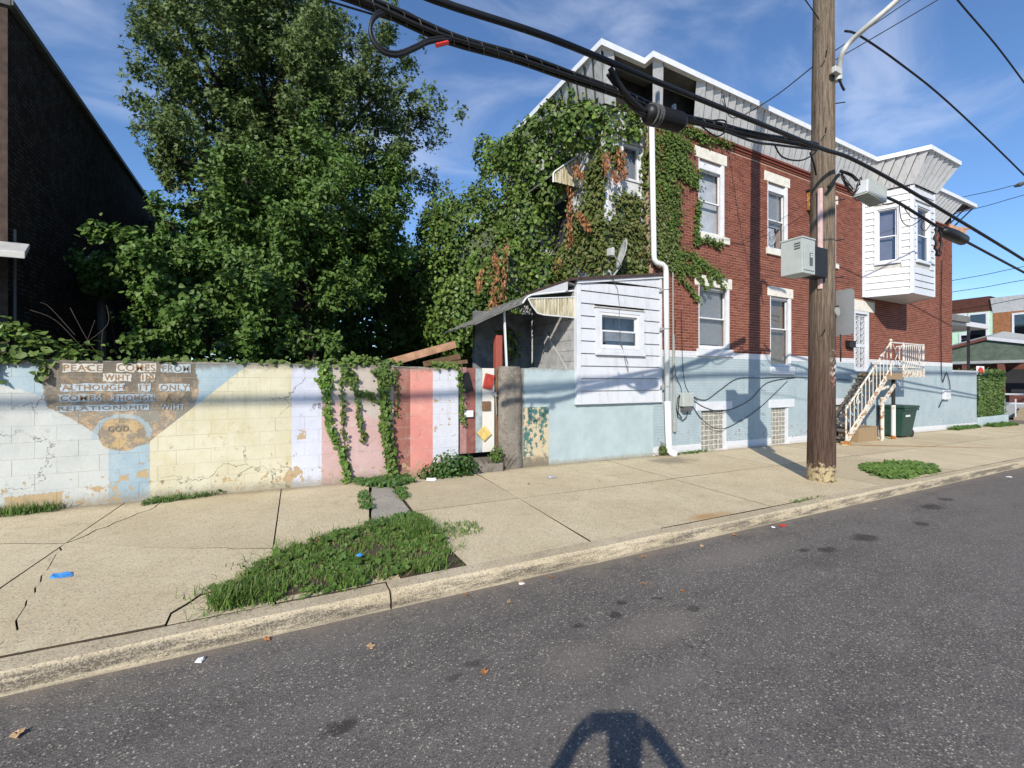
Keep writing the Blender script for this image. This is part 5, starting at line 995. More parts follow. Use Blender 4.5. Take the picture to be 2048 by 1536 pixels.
cable('service_drop', [(8.3, 4.4, 7.25), (9.0, 5.6, 7.55), (9.9, 7.1, 8.2), (9.5, 7.05, 8.6)], .010, 'thin drop wire from pole to the house cornice'); cable('service_drop', [(8.30, 4.3, 8.0), (6.6, 4.0, 8.15), (4, 3.2, 8.4)], .009, 'thin wire leaving the top left of the pole')
cable('service_drop', [(8.6, 4.2, 7.5), (9.6, 3.3, 8.3), (11.2, 1.9, 9.6)], .008, 'upper of two thin wires rising right behind the lamp arm'); cable('service_drop', [(8.62, 4.2, 7.35), (9.9, 3.3, 8.2), (11.8, 1.9, 9.5)], .008, 'lower of two thin wires rising right behind the lamp arm')
cable('brick_wire', [atY(1480, 485, 7.50), atY(1560, 440, 7.3), atY(1625, 396, 7.2)], .006, 'thin wire slanting across the brick from the rusty box')
for k, (xa, ya, xb, yb, Y, lb) in enumerate(((1935, 392, 2048, 366, 12, 'topmost thin far wire with an insulator right of the house'), (1920, 425, 2048, 390, 12, 'second thin far wire right of the house'), (1905, 561, 2048, 533, 14, 'third thin far wire right of the house'), (1905, 584, 2048, 560, 14, 'fourth thin far wire right of the house'), (1905, 622, 2048, 596, 14, 'lowest thin far wire crossing the mint house'))):
    A = Vector(atX(xa, ya, 33)); B = Vector(atX(xb, yb, 33)); cable('far_wire', [A + (A - B) * .6, A, (A + B) / 2 + Vector((0, 0, -.03)), B, B + (B - A) * 2], .016, lb)
a = Vector(atX(2040, 369, 33)); solo('insulator', MB().tube([a + Vector((0, -.25, .05)), a + Vector((0, 0, 0)), a + Vector((0, .2, -.02))], [.05, .12, .06], 8), 'cable_grey', 'pale insulator on the topmost far wire', 'insulator')

oc = [(-12, 1.55), (-3, 1.48), (2, 1.48), (5, 1.66), (8, 1.78), (10.5, 1.9), (21.6, 2.04), (27, 2.04), (40, 2.2)]
cable('opposite_cable', [(x - 8.07, -1.2, z + 7.06) for x, z in oc], .055, 'thick cable high along the opposite side of the road, its shadow crosses the walls', seg=8)
# ================================================================ buildings left and right
lb = thing('dark_brick_building', 'tall dark brick side wall of the building at the left edge', 'building', (-8, 18, 0))
LX, LY0, LY1, LZ_ = -3.78, 10.05, 25.9, 7.72
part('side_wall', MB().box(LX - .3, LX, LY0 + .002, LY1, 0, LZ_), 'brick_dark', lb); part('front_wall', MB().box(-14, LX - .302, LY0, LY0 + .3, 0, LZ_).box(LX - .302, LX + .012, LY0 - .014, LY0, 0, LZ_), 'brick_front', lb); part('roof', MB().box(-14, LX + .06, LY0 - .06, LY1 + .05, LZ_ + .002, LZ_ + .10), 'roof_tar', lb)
part('eaves_trim', MB().box(LX + .062, LX + .09, LY0 - .05, LY1, LZ_ + .02, LZ_ + .11), 'cable_grey', lb); part('drain_pipe', MB().tube([(LX + .06, LY0 + .08, 0), (LX + .06, LY0 + .08, 4.2)], .02, 8), 'cable_grey', lb)
part('chimney', MB().box(LX - .75, LX - .05, 23.3, 24.5, LZ_ + .1, 8.35).box(LX - .80, LX - .0, 23.25, 24.55, 8.352, 8.45), 'brown_brick', lb)
la_ = thing('porch_awning', 'pale metal awning edge jutting in at the left border', 'awning', (-5, 9.6, 3.5)); part('slab', MB().add([(-9, 9.0, 3.55), (-3.20, 9.0, 3.62), (-3.5, 10.0, 3.96), (-9, 10.0, 3.96), (-9, 9.0, 3.45), (-3.20, 9.0, 3.52), (-3.5, 10.0, 3.88), (-9, 10.0, 3.88)], [(0, 1, 2, 3), (7, 6, 5, 4), (0, 4, 5, 1), (1, 5, 6, 2), (2, 6, 7, 3), (3, 7, 4, 0)]), 'frame_grey', la_, bevel=.01)
cp = thing('clothes_post', 'grey metal T post standing before the dark brick wall', 'post', (-3.3, 12.6, 0)); part('post', MB().tube([(-3.3, 12.6, 0), (-3.3, 12.6, 4.36)], .075, 10), 'cable_grey', cp); part('crossbar', MB().tube([(-3.52, 12.6, 4.38), (-3.08, 12.6, 4.38)], .035, 6), 'dish_grey', cp); part('collar', MB().box(-3.47, -3.13, 12.5, 12.7, 3.88, 3.93), 'dish_grey', cp); part('cap', MB().tube([(-3.3, 12.6, 4.36), (-3.3, 12.6, 4.45)], .06, 8), 'dish_grey', cp)
nb_ = thing('neighbour_house', 'ivy covered rear of the house next to the corner house', 'house', (10, 17, 0)); part('wall', MB().box(6.6, 16, 12.72, 27, 0, 7.3), 'stucco_grey', nb_); part('roof', MB().box(6.4, 16, 12.72, 27.1, 7.302, 7.42), 'roof_tar', nb_)
bf = thing('backdrop_fence', 'near black timber fence added as a dark backdrop behind the overgrown yard', 'fence', (0, 26, 0))  # fence added to keep the background behind the trees dark
for k in range(40): part('fence_board', MB().box(-3.7 + .26 * k, -3.7 + .26 * k + .25, 25.0, 25.03 + .01 * (k % 2), .05, 2.6 + .05 * (k % 3)), 'void_shade', bf)
def rowhouse(name, label, Y0, Y1, zr, wallm, trimm, wins_, X=42, band=.95):
    t = thing(name, label, 'house', (X, (Y0 + Y1) / 2, -.5)); fr = (X, Y1, 0, -1, -1, 0); L_ = Y1 - Y0
    part('wall', MB(fr).box(0, L_, -6, 0, -1, zr - band), wallm, t); part('cornice', MB(fr).add([MB(fr).P(0, 0.0, zr - band), MB(fr).P(L_, 0.0, zr - band), MB(fr).P(L_, .45, zr), MB(fr).P(0, .45, zr), MB(fr).P(0, -6, zr), MB(fr).P(L_, -6, zr)], [(0, 1, 2, 3), (3, 2, 5, 4)]), trimm, t)
    for (a, b, c, d) in wins_:
        wn = part('window', MB(fr).box(a - .12, b + .12, 0, .05, c - .12, d + .12), 'vinyl_white', t); part('pane', MB(fr).box(a, b, .051, .07, (c + d) / 2 + .04, d), 'glass_dark', wn); part('pane', MB(fr).box(a, b, .051, .07, c, (c + d) / 2 - .04), 'glass_dark', wn); part('backing', MB(fr).box(a, b, .0505, .0508, c, d), 'room_dark', wn)
    return t, fr
mt_, mfr = rowhouse('mint_house', 'pale mint green row house with brown cornice across the side street', 11.1, 16.5, 7.35, 'mint_siding', 'brown_trim', [(3.3, 4.0, 5.3, 6.3), (3.9, 4.9, 4.4, 4.9), (4.35, 5.1, 4.45, 6.25)])
q = MB(mfr)
for k in range(26): q.box(0, 5.4, .001, .014, 3.3 + k * .125, 3.3 + k * .125 + .09)
part('siding_boards', q, 'mint_siding', mt_, kind='stuff')
rowhouse('brown_house', 'brown brick row house beside the mint house', 6.2, 11.09, 7.2, 'brown_brick', 'panel_metal', [(1.0, 2.0, 4.6, 6.0), (2.8, 3.8, 4.6, 6.0)])
rowhouse('tan_house', 'third row house at the far right border', 0.5, 6.19, 7.4, 'brown_brick', 'fascia_white', [(1.0, 2.0, 4.6, 6.0), (3, 4, 4.6, 6)])
fp = thing('far_porch', 'gabled porch with dark opening on the row houses across the side street', 'porch', (40, 11, 0)); 
part('roof', MB().add([(39.2, 10.6, 4.45), (39.2, 14.6, 3.3), (42, 14.6, 3.9), (42, 10.6, 5.0), (39.2, 8.2, 3.9), (42, 8.2, 4.3)], [(0, 1, 2, 3), (0, 3, 5, 4)]), 'porch_grey', fp); part('fascia', MB().beam((39.18, 10.6, 4.42), (39.18, 14.6, 3.27), .05, .18), 'brown_trim', fp); part('fascia', MB().beam((39.18, 10.6, 4.42), (39.18, 8.2, 3.87), .05, .2), 'vinyl_white', fp)
part('gable', MB().add([(39.3, 14.4, 3.0), (39.3, 8.3, 3.0), (39.3, 8.3, 3.75), (39.3, 10.6, 4.3), (39.3, 14.4, 3.2)], [(0, 1, 2, 3, 4)]), 'porch_green', fp); part('beam', MB().box(39.25, 39.5, 6, 14.4, 2.85, 3.02), 'porch_grey', fp)
for y in (8.4, 9.9, 11.5, 14.2): part('pillar', MB().box(39.3, 39.6, y, y + .28, -.5, 2.85), 'brown_trim', fp)
part('shaded_front', MB().box(41.2, 41.9, 6.2, 14.4, -.5, 2.84), 'brown_trim', fp); part('deck', MB().box(39.2, 41.9, 6, 14.4, -.55, .35), 'porch_grey', fp); part('rail', MB().box(39.3, 39.4, 8.6, 11.4, .9, 1.0).box(39.3, 39.4, 8.6, 11.4, .36, .45), 'vinyl_white', fp); part('dark_window', MB().box(41.1, 41.18, 9.0, 11.0, 1.0, 2.5), 'room_dark', fp); part('front_door', MB().box(41.1, 41.18, 8.0, 8.8, .36, 2.4), 'porch_grey', fp)
fs_ = thing('far_steps', 'pale concrete steps and low rail before the far porch', 'steps', (38.6, 9, -.4)); 
for k in range(4): part('step', MB().box(38.1 + .3 * k, 39.2, 7.6, 9.2, -.55, -.35 + .18 * k), 'pavement_concrete', fs_)
for y in (7.65, 9.15, 9.6, 10.0): part('rail_post', MB().box(38.3, 38.36, y, y + .05, -.4, .7), 'vinyl_white', fs_)
struct('far_pavement', sheet(38.4, 42, -20, 60, .12), 'pavement_concrete')
rs_ = thing('red_sign', 'small red and white sign on the porch coping', 'sign', (26.9, 7.6, 2.1)); a = atY(1961, 741, 7.6); part('board', MB().box(a[0] - .42, a[0] + .42, 7.6, 7.62, a[2] - .19, a[2] + .19), 'paper_white', rs_); part('red_field', MB().add([(a[0] - .36, 7.594, a[2] - .13), (a[0] + .36, 7.594, a[2] - .13)] + [(a[0] + .36 * math.cos(t), 7.594, a[2] - .10 + .25 * math.sin(t)) for t in np.linspace(0, math.pi, 9)], [tuple(range(11))]), 'sign_red', rs_); part('stake', MB().box(a[0] - .02, a[0] + .02, 7.62, 7.65, 1.0, a[2]), 'vinyl_white', rs_)
solo('planter_wall', MB().box(26.95, 30.6, 7.55, 8.9, -.6, .16), 'paint_parged', 'low pale blue planter wall under the hedge', 'planter', bevel=.02)

# ================================================================ trees and plants
def em(px, py, Y, rx, ry, rd):
    d = ray(px, py); t = Y / d[1]; return (d[0] * t, Y, CAMH + d[2] * t, rx / 890 * t, rd, ry / 890 * t)
def twigs(ells, n, per, spread, length, upb=.8, gap=-9, edge=4.):
    """boughs: plumes of twigs pointing outwards and up, each twig a spray of leaves; gaps stay between the plumes"""
    P = []; Nn = []; roots = []
    area = np.array([(e[3] * e[4] + e[4] * e[5] + e[3] * e[5]) for e in ells]); cnt = np.maximum(3, n * area / area.sum() / 13).astype(int)
    for e, c in zip(ells, cnt):
        r = np.array(e[3:6]); d = unit(RNG.normal(0, 1, (c, 3))); k = RNG.uniform(.25, 1, c) ** (1 / edge); o = np.array(e[:3]) + d * r * k[:, None] * .80; roots.append(o)
        dr = unit(d * .8 + np.array([0, 0, upb]) + RNG.normal(0, .30, (c, 3))); bl = RNG.uniform(.7, 1.9, c) * length * 1.75
        nt = 13; s = RNG.uniform(.0, 1, (c, nt)) ** .8
        tp = o[:, None] + dr[:, None] * (s * bl[:, None])[..., None] + RNG.normal(0, 1, (c, nt, 3)) * (.20 * bl[:, None] * (1.05 - s * .85))[..., None]; tp[..., 2] -= .15 * bl[:, None] * s ** 2
        td = unit((dr[:, None] + RNG.normal(0, .55, (c, nt, 3))).reshape(-1, 3)); tp = tp.reshape(-1, 3); c2 = len(tp); tl = RNG.uniform(.3, .75, c2) * length * .7
        u = RNG.uniform(0, 1, (c2, per)); w = spread * (1.0 - .7 * u)
        p = tp[:, None] + td[:, None] * (u * tl[:, None])[..., None] + RNG.normal(0, 1, (c2, per, 3)) * w[..., None] * .8
        dd = np.repeat(d, nt, 0); nn = np.array([-.35, -.45, .75]) + dd[:, None] * .45 + RNG.normal(0, .45, (c2, per, 3)); P.append(p.reshape(-1, 3)); Nn.append(nn.reshape(-1, 3))
    return np.concatenate(P), unit(np.concatenate(Nn)), roots
def tree(name, label, base, ells, n, per, leaf, mat, shape, spread=.16, length=.8, tr=.2, upb=.8, edge=4., gap=-9, prune=False):
    t = thing(name, label, 'tree', base); b = Vector(base); c0 = Vector(ells[0][:3]); q = MB()
    mid = b.lerp(c0, .5) + Vector((.2, .1, 0)); tp_ = smooth_path([b - Vector((0, 0, .1)), b.lerp(mid, .5), mid, c0]); q.tube(tp_, [tr * (1 - .75 * i / 15) for i in range(16)], 9); part('trunk', q, 'bark', t, smooth=True)
    P, N_, roots = twigs(ells, n, per, spread, length, upb, gap, edge); q = MB()
    if prune: kp = P[:, 0] > -3.30 + np.maximum(0, 8.2 - P[:, 2]) * .55; P = P[kp]; N_ = N_[kp]      # held off the brick building
    for e, ro in zip(ells, roots):
        c = Vector(e[:3]); s = mid.lerp(c0, .3); m = s.lerp(c, .5) + Vector((0, 0, .25)); q.tube(smooth_path([s, m, c], 4), [tr * .45 * (1 - .6 * i / 8) for i in range(9)], 6)
        for p in ro[:: max(1, len(ro) // 14)]:
            p = Vector(p); q.tube([c.lerp(p, .0), c.lerp(p, .5) + Vector((0, 0, .1)), p], [tr * .16, tr * .10, .008], 4)
    part('branches', q, 'bark', t); foliage('crown', P, N_, RNG.uniform(.7, 1.25, len(P)) * leaf, mat, t, shape); return t
maple = [em(535, 215, 15, 135, 130, 2.4), em(375, 62, 15, 66, 36, 1.1), em(460, 25, 15.3, 90, 55, 1.5), em(555, 60, 15.3, 50, 45, 1.1), em(350, 245, 15, 50, 34, .9), em(338, 310, 14.6, 38, 24, .6), em(385, 385, 14.6, 26, 20, .4), em(695, 150, 15, 10, 55, .3), em(755, 185, 15, 18, 36, .35), em(735, 110, 15, 8, 22, .2), em(805, 300, 15, 30, 62, .8), em(745, 340, 15, 55, 55, 1.0), em(655, 285, 15, 90, 90, 1.6), em(480, 390, 15, 70, 72, 1.4), em(590, 380, 15, 85, 70, 1.5), em(325, 45, 15, 24, 12, .4), em(345, 180, 15, 30, 18, .5), em(450, 150, 15, 60, 55, 1.3), em(450, 290, 15, 60, 50, 1.2), em(585, 10, 15, 14, 30, .3), em(620, 90, 15, 14, 30, .4)]
tree('maple_tree', 'tallest dark green maple tree behind the garden wall', (1.0, 15, .1), maple, 2100, 44, .128, 'leaf_maple', LOBED, .20, .80, .28, .75, 1.8, prune=True)
mul = [em(560, 470, 12, 95, 85, 1.3), em(690, 470, 12, 70, 85, 1.2), em(480, 560, 11.5, 65, 75, 1.0), em(620, 380, 12, 42, 50, .7), em(600, 560, 11.6, 95, 60, 1.0), em(725, 540, 11.8, 55, 50, .9), em(655, 630, 11, 35, 28, .5), em(545, 650, 10.8, 50, 35, .6), em(470, 650, 10.6, 40, 35, .5), em(840, 540, 12.5, 36, 55, .7), em(500, 400, 12.2, 40, 40, .6), em(770, 430, 12.6, 30, 40, .5)]
tree('mulberry_tree', 'bright green bushy tree in front of the maple behind the wall', (1.1, 12, .1), mul, 1800, 40, .102, 'leaf_mulberry', OVATE, .14, .56, .14, .85, 1.9)
sap = [em(350, 590, 11, 50, 26, .6), em(400, 570, 11.3, 36, 22, .5), em(385, 645, 10.6, 36, 26, .4), em(440, 695, 10, 30, 18, .4), em(300, 572, 11.2, 22, 10, .25)]
tree('low_sapling', 'small leafy sapling reaching left in front of the dark brick wall', (-.6, 11, .1), sap, 300, 30, .092, 'leaf_mulberry', HEART, .13, .45, .05, .25, 2.2)
wd = em(208, 565, 12.5, 30, 18, .3); tree('post_vine', 'few bright leaves on a vine climbing the T post', (-3.2, 12.5, .1), [wd], 12, 22, .11, 'leaf_mulberry', HEART, .15, .3, .02, .2)
# dark undergrowth deeper in the yard
und = [em(740, 590, 23, 200, 130, 1.0), em(520, 600, 23.5, 160, 120, 1.0), em(760, 640, 18, 260, 120, 1.5), em(560, 560, 19, 260, 160, 1.4), em(700, 660, 16, 200, 80, 1.5), em(520, 690, 15, 200, 60, 1.2), em(850, 620, 16, 120, 110, 1.4), em(640, 560, 17, 220, 140, 1.2)]
t = thing('undergrowth', 'dark mass of undergrowth deep in the shaded yard', 'undergrowth', (1, 15, .1)); t['kind'] = 'stuff'; p, n = shell(und, 75, .55, 1.05); foliage('foliage', p, n, RNG.uniform(.7, 1.2, len(p)) * .18, 'leaf_weed', t)
# ivy over the rear of the house
iv = thing('ivy', 'thick ivy swallowing the rear wing of the brick house', 'ivy', (6, 9, 0))
ells = [em(1010, 385, 11.6, 62, 95, 1.1), em(950, 500, 12, 75, 120, 1.4), em(1010, 560, 10.8, 62, 105, .9), em(890, 560, 13, 70, 120, 1.3), em(935, 640, 11, 70, 90, 1.0), em(1075, 330, 10.0, 46, 62, .8), em(1130, 290, 9.2, 46, 50, .6), em(1185, 255, 8.2, 46, 38, .45), em(1235, 250, 7.8, 45, 36, .30), em(880, 470, 14, 40, 70, 1), em(1050, 450, 10.4, 52, 80, .7), em(1160, 215, 8.6, 18, 26, .3), em(1000, 690, 9.6, 36, 40, .5), em(1080, 560, 9.6, 30, 60, .5), em(975, 310, 12.5, 26, 40, .5), em(1112, 395, 9.3, 40, 40, .4), em(1092, 232, 8.9, 16, 24, .35), em(1062, 270, 9.7, 24, 30, .5), em(1022, 305, 10.6, 28, 36, .6), em(1150, 260, 8.3, 34, 30, .35), em(1258, 250, 7.7, 40, 26, .20), em(1225, 285, 7.75, 22, 30, .16), em(1275, 262, 7.6, 22, 20, .14)]
p, n = shell(ells, 200, .74, 1.10, face=(-.45, -.85, .25), gap=-.62); foliage('foliage', p, n + np.array([-.15, -.25, .35]), RNG.uniform(.65, 1.25, len(p)) * .098, 'leaf_ivy', iv, HEART, .5, jitter=.65)
p, n = shell(ells, 26, 1.0, 1.16, face=(-.45, -.85, .25), gap=-.2); foliage('young_leaves', p, n + np.array([-.15, -.25, .35]), RNG.uniform(.65, 1.2, len(p)) * .11, 'leaf_bright', iv, HEART, .5)
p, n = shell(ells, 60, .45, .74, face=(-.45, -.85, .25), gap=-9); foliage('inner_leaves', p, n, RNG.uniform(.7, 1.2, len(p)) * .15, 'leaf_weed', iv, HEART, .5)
def strokes(L_, plane, out=.03):
    """leaf positions scattered along pixel strokes laid on a wall plane: ('Y', d) or ('X', d)"""
    P = []
    for pts, wd_, n in L_:
        pts = np.array(pts, float); sl_ = np.linalg.norm(np.diff(pts, axis=0), axis=1); cum = np.concatenate([[0], np.cumsum(sl_)]); s = RNG.uniform(0, cum[-1], n)
        x = np.interp(s, cum, pts[:, 0]) + RNG.normal(0, 1, n) * wd_ * .5; y = np.interp(s, cum, pts[:, 1]) + RNG.normal(0, 1, n) * wd_ * .5
        for a, b in zip(x, y): P.append(atY(a, b, plane[1]) if plane[0] == 'Y' else atX(a, b, plane[1]))
    P = np.array(P); k = 1 if plane[0] == 'Y' else 0; P[:, k] -= np.abs(RNG.normal(0, out, len(P))) + .008; N_ = np.zeros_like(P); N_[:, k] = -1; return P, N_
def stems(L_, plane, r=.006):
    q = MB()
    for pts, wd_, n in L_: q.tube(smooth_path([atY(a, b, plane[1] - .012) if plane[0] == 'Y' else atX(a, b, plane[1] - .012) for a, b in pts], 4), r, 4)
    return q
bs_ = [([(1332, 262), (1338, 340), (1332, 430), (1328, 520)], 24, 2300), ([(1352, 265), (1366, 320), (1380, 345), (1397, 352)], 13, 480), ([(1350, 320), (1378, 362), (1398, 374)], 9, 240), ([(1358, 285), (1380, 300)], 10, 160), ([(1350, 380), (1349, 440), (1340, 510)], 10, 330), ([(1397, 400), (1394, 440), (1391, 480)], 6, 230), ([(1330, 505), (1385, 512), (1420, 540), (1443, 557)], 9, 480), ([(1390, 490), (1408, 476), (1440, 490)], 6, 190), ([(1345, 530), (1380, 540), (1400, 530)], 12, 420), ([(1352, 548), (1378, 575), (1396, 602)], 5, 120), ([(1390, 548), (1402, 562), (1412, 582)], 3, 60), ([(1412, 545), (1420, 560), (1420, 575)], 3, 50), ([(1425, 548), (1440, 565), (1449, 580)], 3, 60), ([(1368, 256), (1410, 272), (1462, 290)], 8, 560), ([(1375, 262), (1420, 285)], 12, 200), ([(1305, 270), (1308, 400), (1306, 515)], 9, 700)]
cr_ = thing('brick_creeper', 'ivy creeper spreading fingers over the red brick beside the first windows', 'creeper', (8.3, 7.5, 2))
p, n = strokes([(a_, b_ * 1.1, int(c_ * 1.35)) for a_, b_, c_ in bs_], ('Y', 7.53)); foliage('foliage', p, n + np.array([-.2, 0, .5]), RNG.uniform(.5, 1.4, len(p)) * .056, 'leaf_ivy', cr_, HEART, .8, jitter=.35); part('stems', stems(bs_, ('Y', 7.53)), 'stem_brown', cr_)
p, n = strokes([([(1320, 400), (1325, 520)], 14, 500), ([(1340, 470), (1330, 520)], 10, 200)], ('Y', 7.51)); foliage('browned_leaves', p, n + np.array([-.2, 0, .4]), RNG.uniform(.6, 1.3, len(p)) * .075, 'leaf_creeper', cr_, HEART, .8, jitter=.35)
wc = thing('wing_creeper', 'flat yellow green creeper coating the white rear wing above the shed', 'creeper', (6.5, 7.8, 3.8))
fr_ = [([(1232, 400), (1285, 420)], 22, 420), ([(1225, 450), (1290, 470)], 30, 900), ([(1222, 500), (1290, 520)], 30, 1000), ([(1230, 540), (1295, 545)], 16, 500), ([(1288, 300), (1285, 380)], 9, 260), ([(1222, 300), (1238, 330)], 16, 160)]
p, n = strokes(fr_, ('Y', EY), .05); foliage('front_leaves', p, n + np.array([-.2, 0, .5]), RNG.uniform(.6, 1.3, len(p)) * .085, 'leaf_creeper', wc, HEART, .8, jitter=.35)
sd_ = [([(1195, 330), (1190, 420)], 22, 900), ([(1175, 430), (1165, 520)], 30, 1500), ([(1200, 430), (1195, 540)], 20, 900), ([(1140, 500), (1120, 560)], 24, 800), ([(1150, 550), (1100, 575)], 14, 420), ([(1205, 300), (1200, 340)], 10, 160)]
p, n = strokes(sd_, ('X', EX - .02), .06); foliage('side_leaves', p, n + np.array([0, -.3, .5]), RNG.uniform(.6, 1.3, len(p)) * .09, 'leaf_creeper', wc, HEART, .8, jitter=.35)
dd_ = [([(1209, 305), (1213, 345)], 8, 120), ([(1238, 300), (1246, 352)], 9, 160), ([(1228, 345), (1232, 362)], 6, 60)]
p, n = strokes(dd_, ('Y', 7.62)); foliage('dead_leaves', p, n, RNG.uniform(.6, 1.2, len(p)) * .09, 'leaf_dead', wc, LANCE, 2.)
dd2 = [([(1146, 380), (1143, 420), (1140, 490)], 6, 200), ([(1160, 425), (1180, 455)], 7, 130), ([(1120, 350), (1135, 375)], 9, 140), ([(1150, 330), (1165, 350)], 9, 120), ([(1082, 400), (1080, 475)], 4, 120), ([(1120, 520), (1100, 570)], 9, 150)]
p, n = strokes(dd2, ('X', EX - .30)); foliage('dead_leaves', p, n, RNG.uniform(.6, 1.2, len(p)) * .10, 'leaf_dead', wc, LANCE, 2.)
p, n = strokes([([(990, 500), (988, 590)], 9, 130), ([(1012, 480), (1005, 580)], 6, 90), ([(960, 540), (958, 580)], 6, 60), ([(1000, 590), (975, 620)], 9, 70)], ('Y', 9.6)); foliage('dead_leaves', p, n, RNG.uniform(.6, 1.2, len(p)) * .10, 'leaf_dead', wc, LANCE, 2.)
# small awning and dark openings on the side of the wing
ua = thing('upper_awning', 'small cream sided awning half buried in ivy on the rear wing', 'awning', (6.2, 9.3, 6.5)); part('roof_sheet', MB().add([(6.5, 8.75, 7.22), (6.5, 10.2, 7.22), (5.75, 10.2, 6.62), (5.75, 8.75, 6.62), (6.5, 8.75, 7.19), (6.5, 10.2, 7.19), (5.75, 10.2, 6.59), (5.75, 8.75, 6.59)], [(0, 1, 2, 3), (7, 6, 5, 4), (0, 4, 5, 1), (1, 5, 6, 2), (2, 6, 7, 3), (3, 7, 4, 0)]), 'awning_slat', ua)
q = MB()
for k in range(14): x0 = 5.78 + .05 * k; q.box(x0, x0 + .045, 8.74 - .012 * (k % 2), 8.75, 6.42, 6.62 + .8 * (x0 - 5.75) - .02)
part('side_valance', q, 'awning_cream', ua); part('edge_rail', MB().tube([(5.74, 8.74, 6.40), (5.74, 8.74, 6.60), (5.78, 8.74, 6.66), (6.5, 8.74, 7.23)], .02, 6), 'gutter_white', ua)
part('side_window', MB().box(EX - .02, EX - .002, 9.0, 9.9, 4.6, 6.35), 'room_dark', ho); part('side_window_trim', MB().box(EX - .06, EX - .021, 8.92, 9.0, 4.5, 6.4).box(EX - .06, EX - .021, 9.0, 9.9, 4.5, 4.6), 'stucco_white', ho)
# vines and weeds at the garden wall
vA = [([(645, 735), (655, 800), (658, 850), (682, 900), (694, 962)], 7, 330), ([(648, 735), (652, 770)], 14, 170)]
v = thing('hanging_vine', 'green vine trailing down the pink part of the wall beside the lavender stripe', 'vine', (1, 7.5, .2)); p, n = strokes(vA, ('Y', YW)); foliage('foliage', p, n + np.array([-.2, 0, .4]), RNG.uniform(.6, 1.3, len(p)) * .062, 'leaf_bright', v, HEART, .8); part('stems', stems(vA, ('Y', YW)), 'stem_brown', v)
vB = [([(690, 735), (712, 785), (720, 845), (727, 880)], 5, 130), ([(712, 790), (735, 785), (748, 800)], 8, 70), ([(683, 740), (684, 800), (690, 900), (698, 960)], 5, 110), ([(690, 740), (705, 760)], 13, 130)]
v = thing('hanging_vine', 'thin sparse vine with bare stems trailing over the taupe part of the wall', 'vine', (1.2, 7.5, .2)); p, n = strokes(vB, ('Y', YW)); foliage('foliage', p, n + np.array([-.2, 0, .4]), RNG.uniform(.6, 1.3, len(p)) * .058, 'leaf_ivy', v, HEART, .8); part('stems', stems(vB, ('Y', YW)), 'stem_brown', v)
vC = [([(765, 738), (768, 800), (770, 850), (778, 900), (786, 965)], 9, 900), ([(760, 735), (775, 760)], 14, 220)]
v = thing('hanging_vine', 'dense dark vine hanging at the edge of the maroon stripe', 'vine', (1.7, 7.5, .2)); p, n = strokes(vC, ('Y', YW), .05); foliage('foliage', p, n + np.array([-.2, 0, .4]), RNG.uniform(.6, 1.3, len(p)) * .068, 'leaf_ivy', v, HEART, .9); part('stems', stems(vC, ('Y', YW)), 'stem_brown', v)
p, n = strokes([([(768, 850), (778, 900), (786, 965)], 8, 160)], ('Y', YW - .05)); foliage('young_leaves', p, n + np.array([-.2, 0, .4]), RNG.uniform(.6, 1.2, len(p)) * .06, 'leaf_bright', v, HEART, .9)
vD = [([(791, 735), (796, 790), (794, 830)], 3, 60)]; v = thing('hanging_vine', 'wisp of small leaves at the top of the maroon stripe', 'vine', (1.85, 7.5, 1)); p, n = strokes(vD, ('Y', YW)); foliage('foliage', p, n, RNG.uniform(.6, 1.3, len(p)) * .045, 'leaf_creeper', v, HEART, .8); part('stems', stems(vD, ('Y', YW), .004), 'stem_brown', v)
vE = [([(918, 740), (921, 800), (926, 850)], 4, 110)]; v = thing('hanging_vine', 'short vine hanging on the hinge side of the plank gate', 'vine', (2.95, 7.5, 1)); p, n = strokes(vE, ('Y', YW)); foliage('foliage', p, n, RNG.uniform(.6, 1.3, len(p)) * .05, 'leaf_bright', v, HEART, .8); part('stems', stems(vE, ('Y', YW), .004), 'stem_brown', v)
vT = [([(600, 727), (700, 726), (800, 728)], 7, 300), ([(190, 719), (300, 721), (420, 723), (560, 726)], 3, 130), ([(310, 722), (350, 724)], 9, 60), ([(540, 726), (575, 726)], 7, 40), ([(690, 722), (745, 724)], 12, 200), ([(865, 730), (915, 733)], 6, 130)]
v = thing('wall_top_vine', 'low vine growing along the top of the garden wall', 'vine', (0, 7.7, 2)); p, n = strokes(vT, ('Y', 7.66), .06); p[:, 2] = np.maximum(p[:, 2], 1.99); foliage('foliage', p, n + np.array([-.2, 0, .8]), RNG.uniform(.6, 1.3, len(p)) * .065, 'leaf_ivy', v, HEART, .2)
lbE = [(-3.05, 7.78, 2.10, .60, .34, .36), (-2.62, 7.72, 2.04, .42, .30, .24), (-3.5, 7.9, 2.25, .7, .45, .35), (-2.75, 7.52, 1.88, .30, .10, .20), (-3.25, 7.5, 1.86, .35, .10, .2)]
v = thing('wall_bush', 'green bush spilling over the left end of the garden wall', 'bush', (-3.1, 7.8, 1.6)); p, n = shell(lbE, 330, .6, 1.12, gap=-.7); foliage('foliage', p, n + np.array([-.2, -.3, .5]), RNG.uniform(.6, 1.3, len(p)) * .085, 'leaf_ivy', v, HEART, .4)
p, n = shell([(-2.25, 7.72, 2.06, .26, .22, .12), (-3.0, 7.6, 2.34, .4, .2, .14)], 160, .6, 1.1); foliage('young_leaves', p, n + np.array([-.2, -.3, .5]), RNG.uniform(.6, 1.3, len(p)) * .09, 'leaf_bright', v, LANCE, .3)
q = MB()
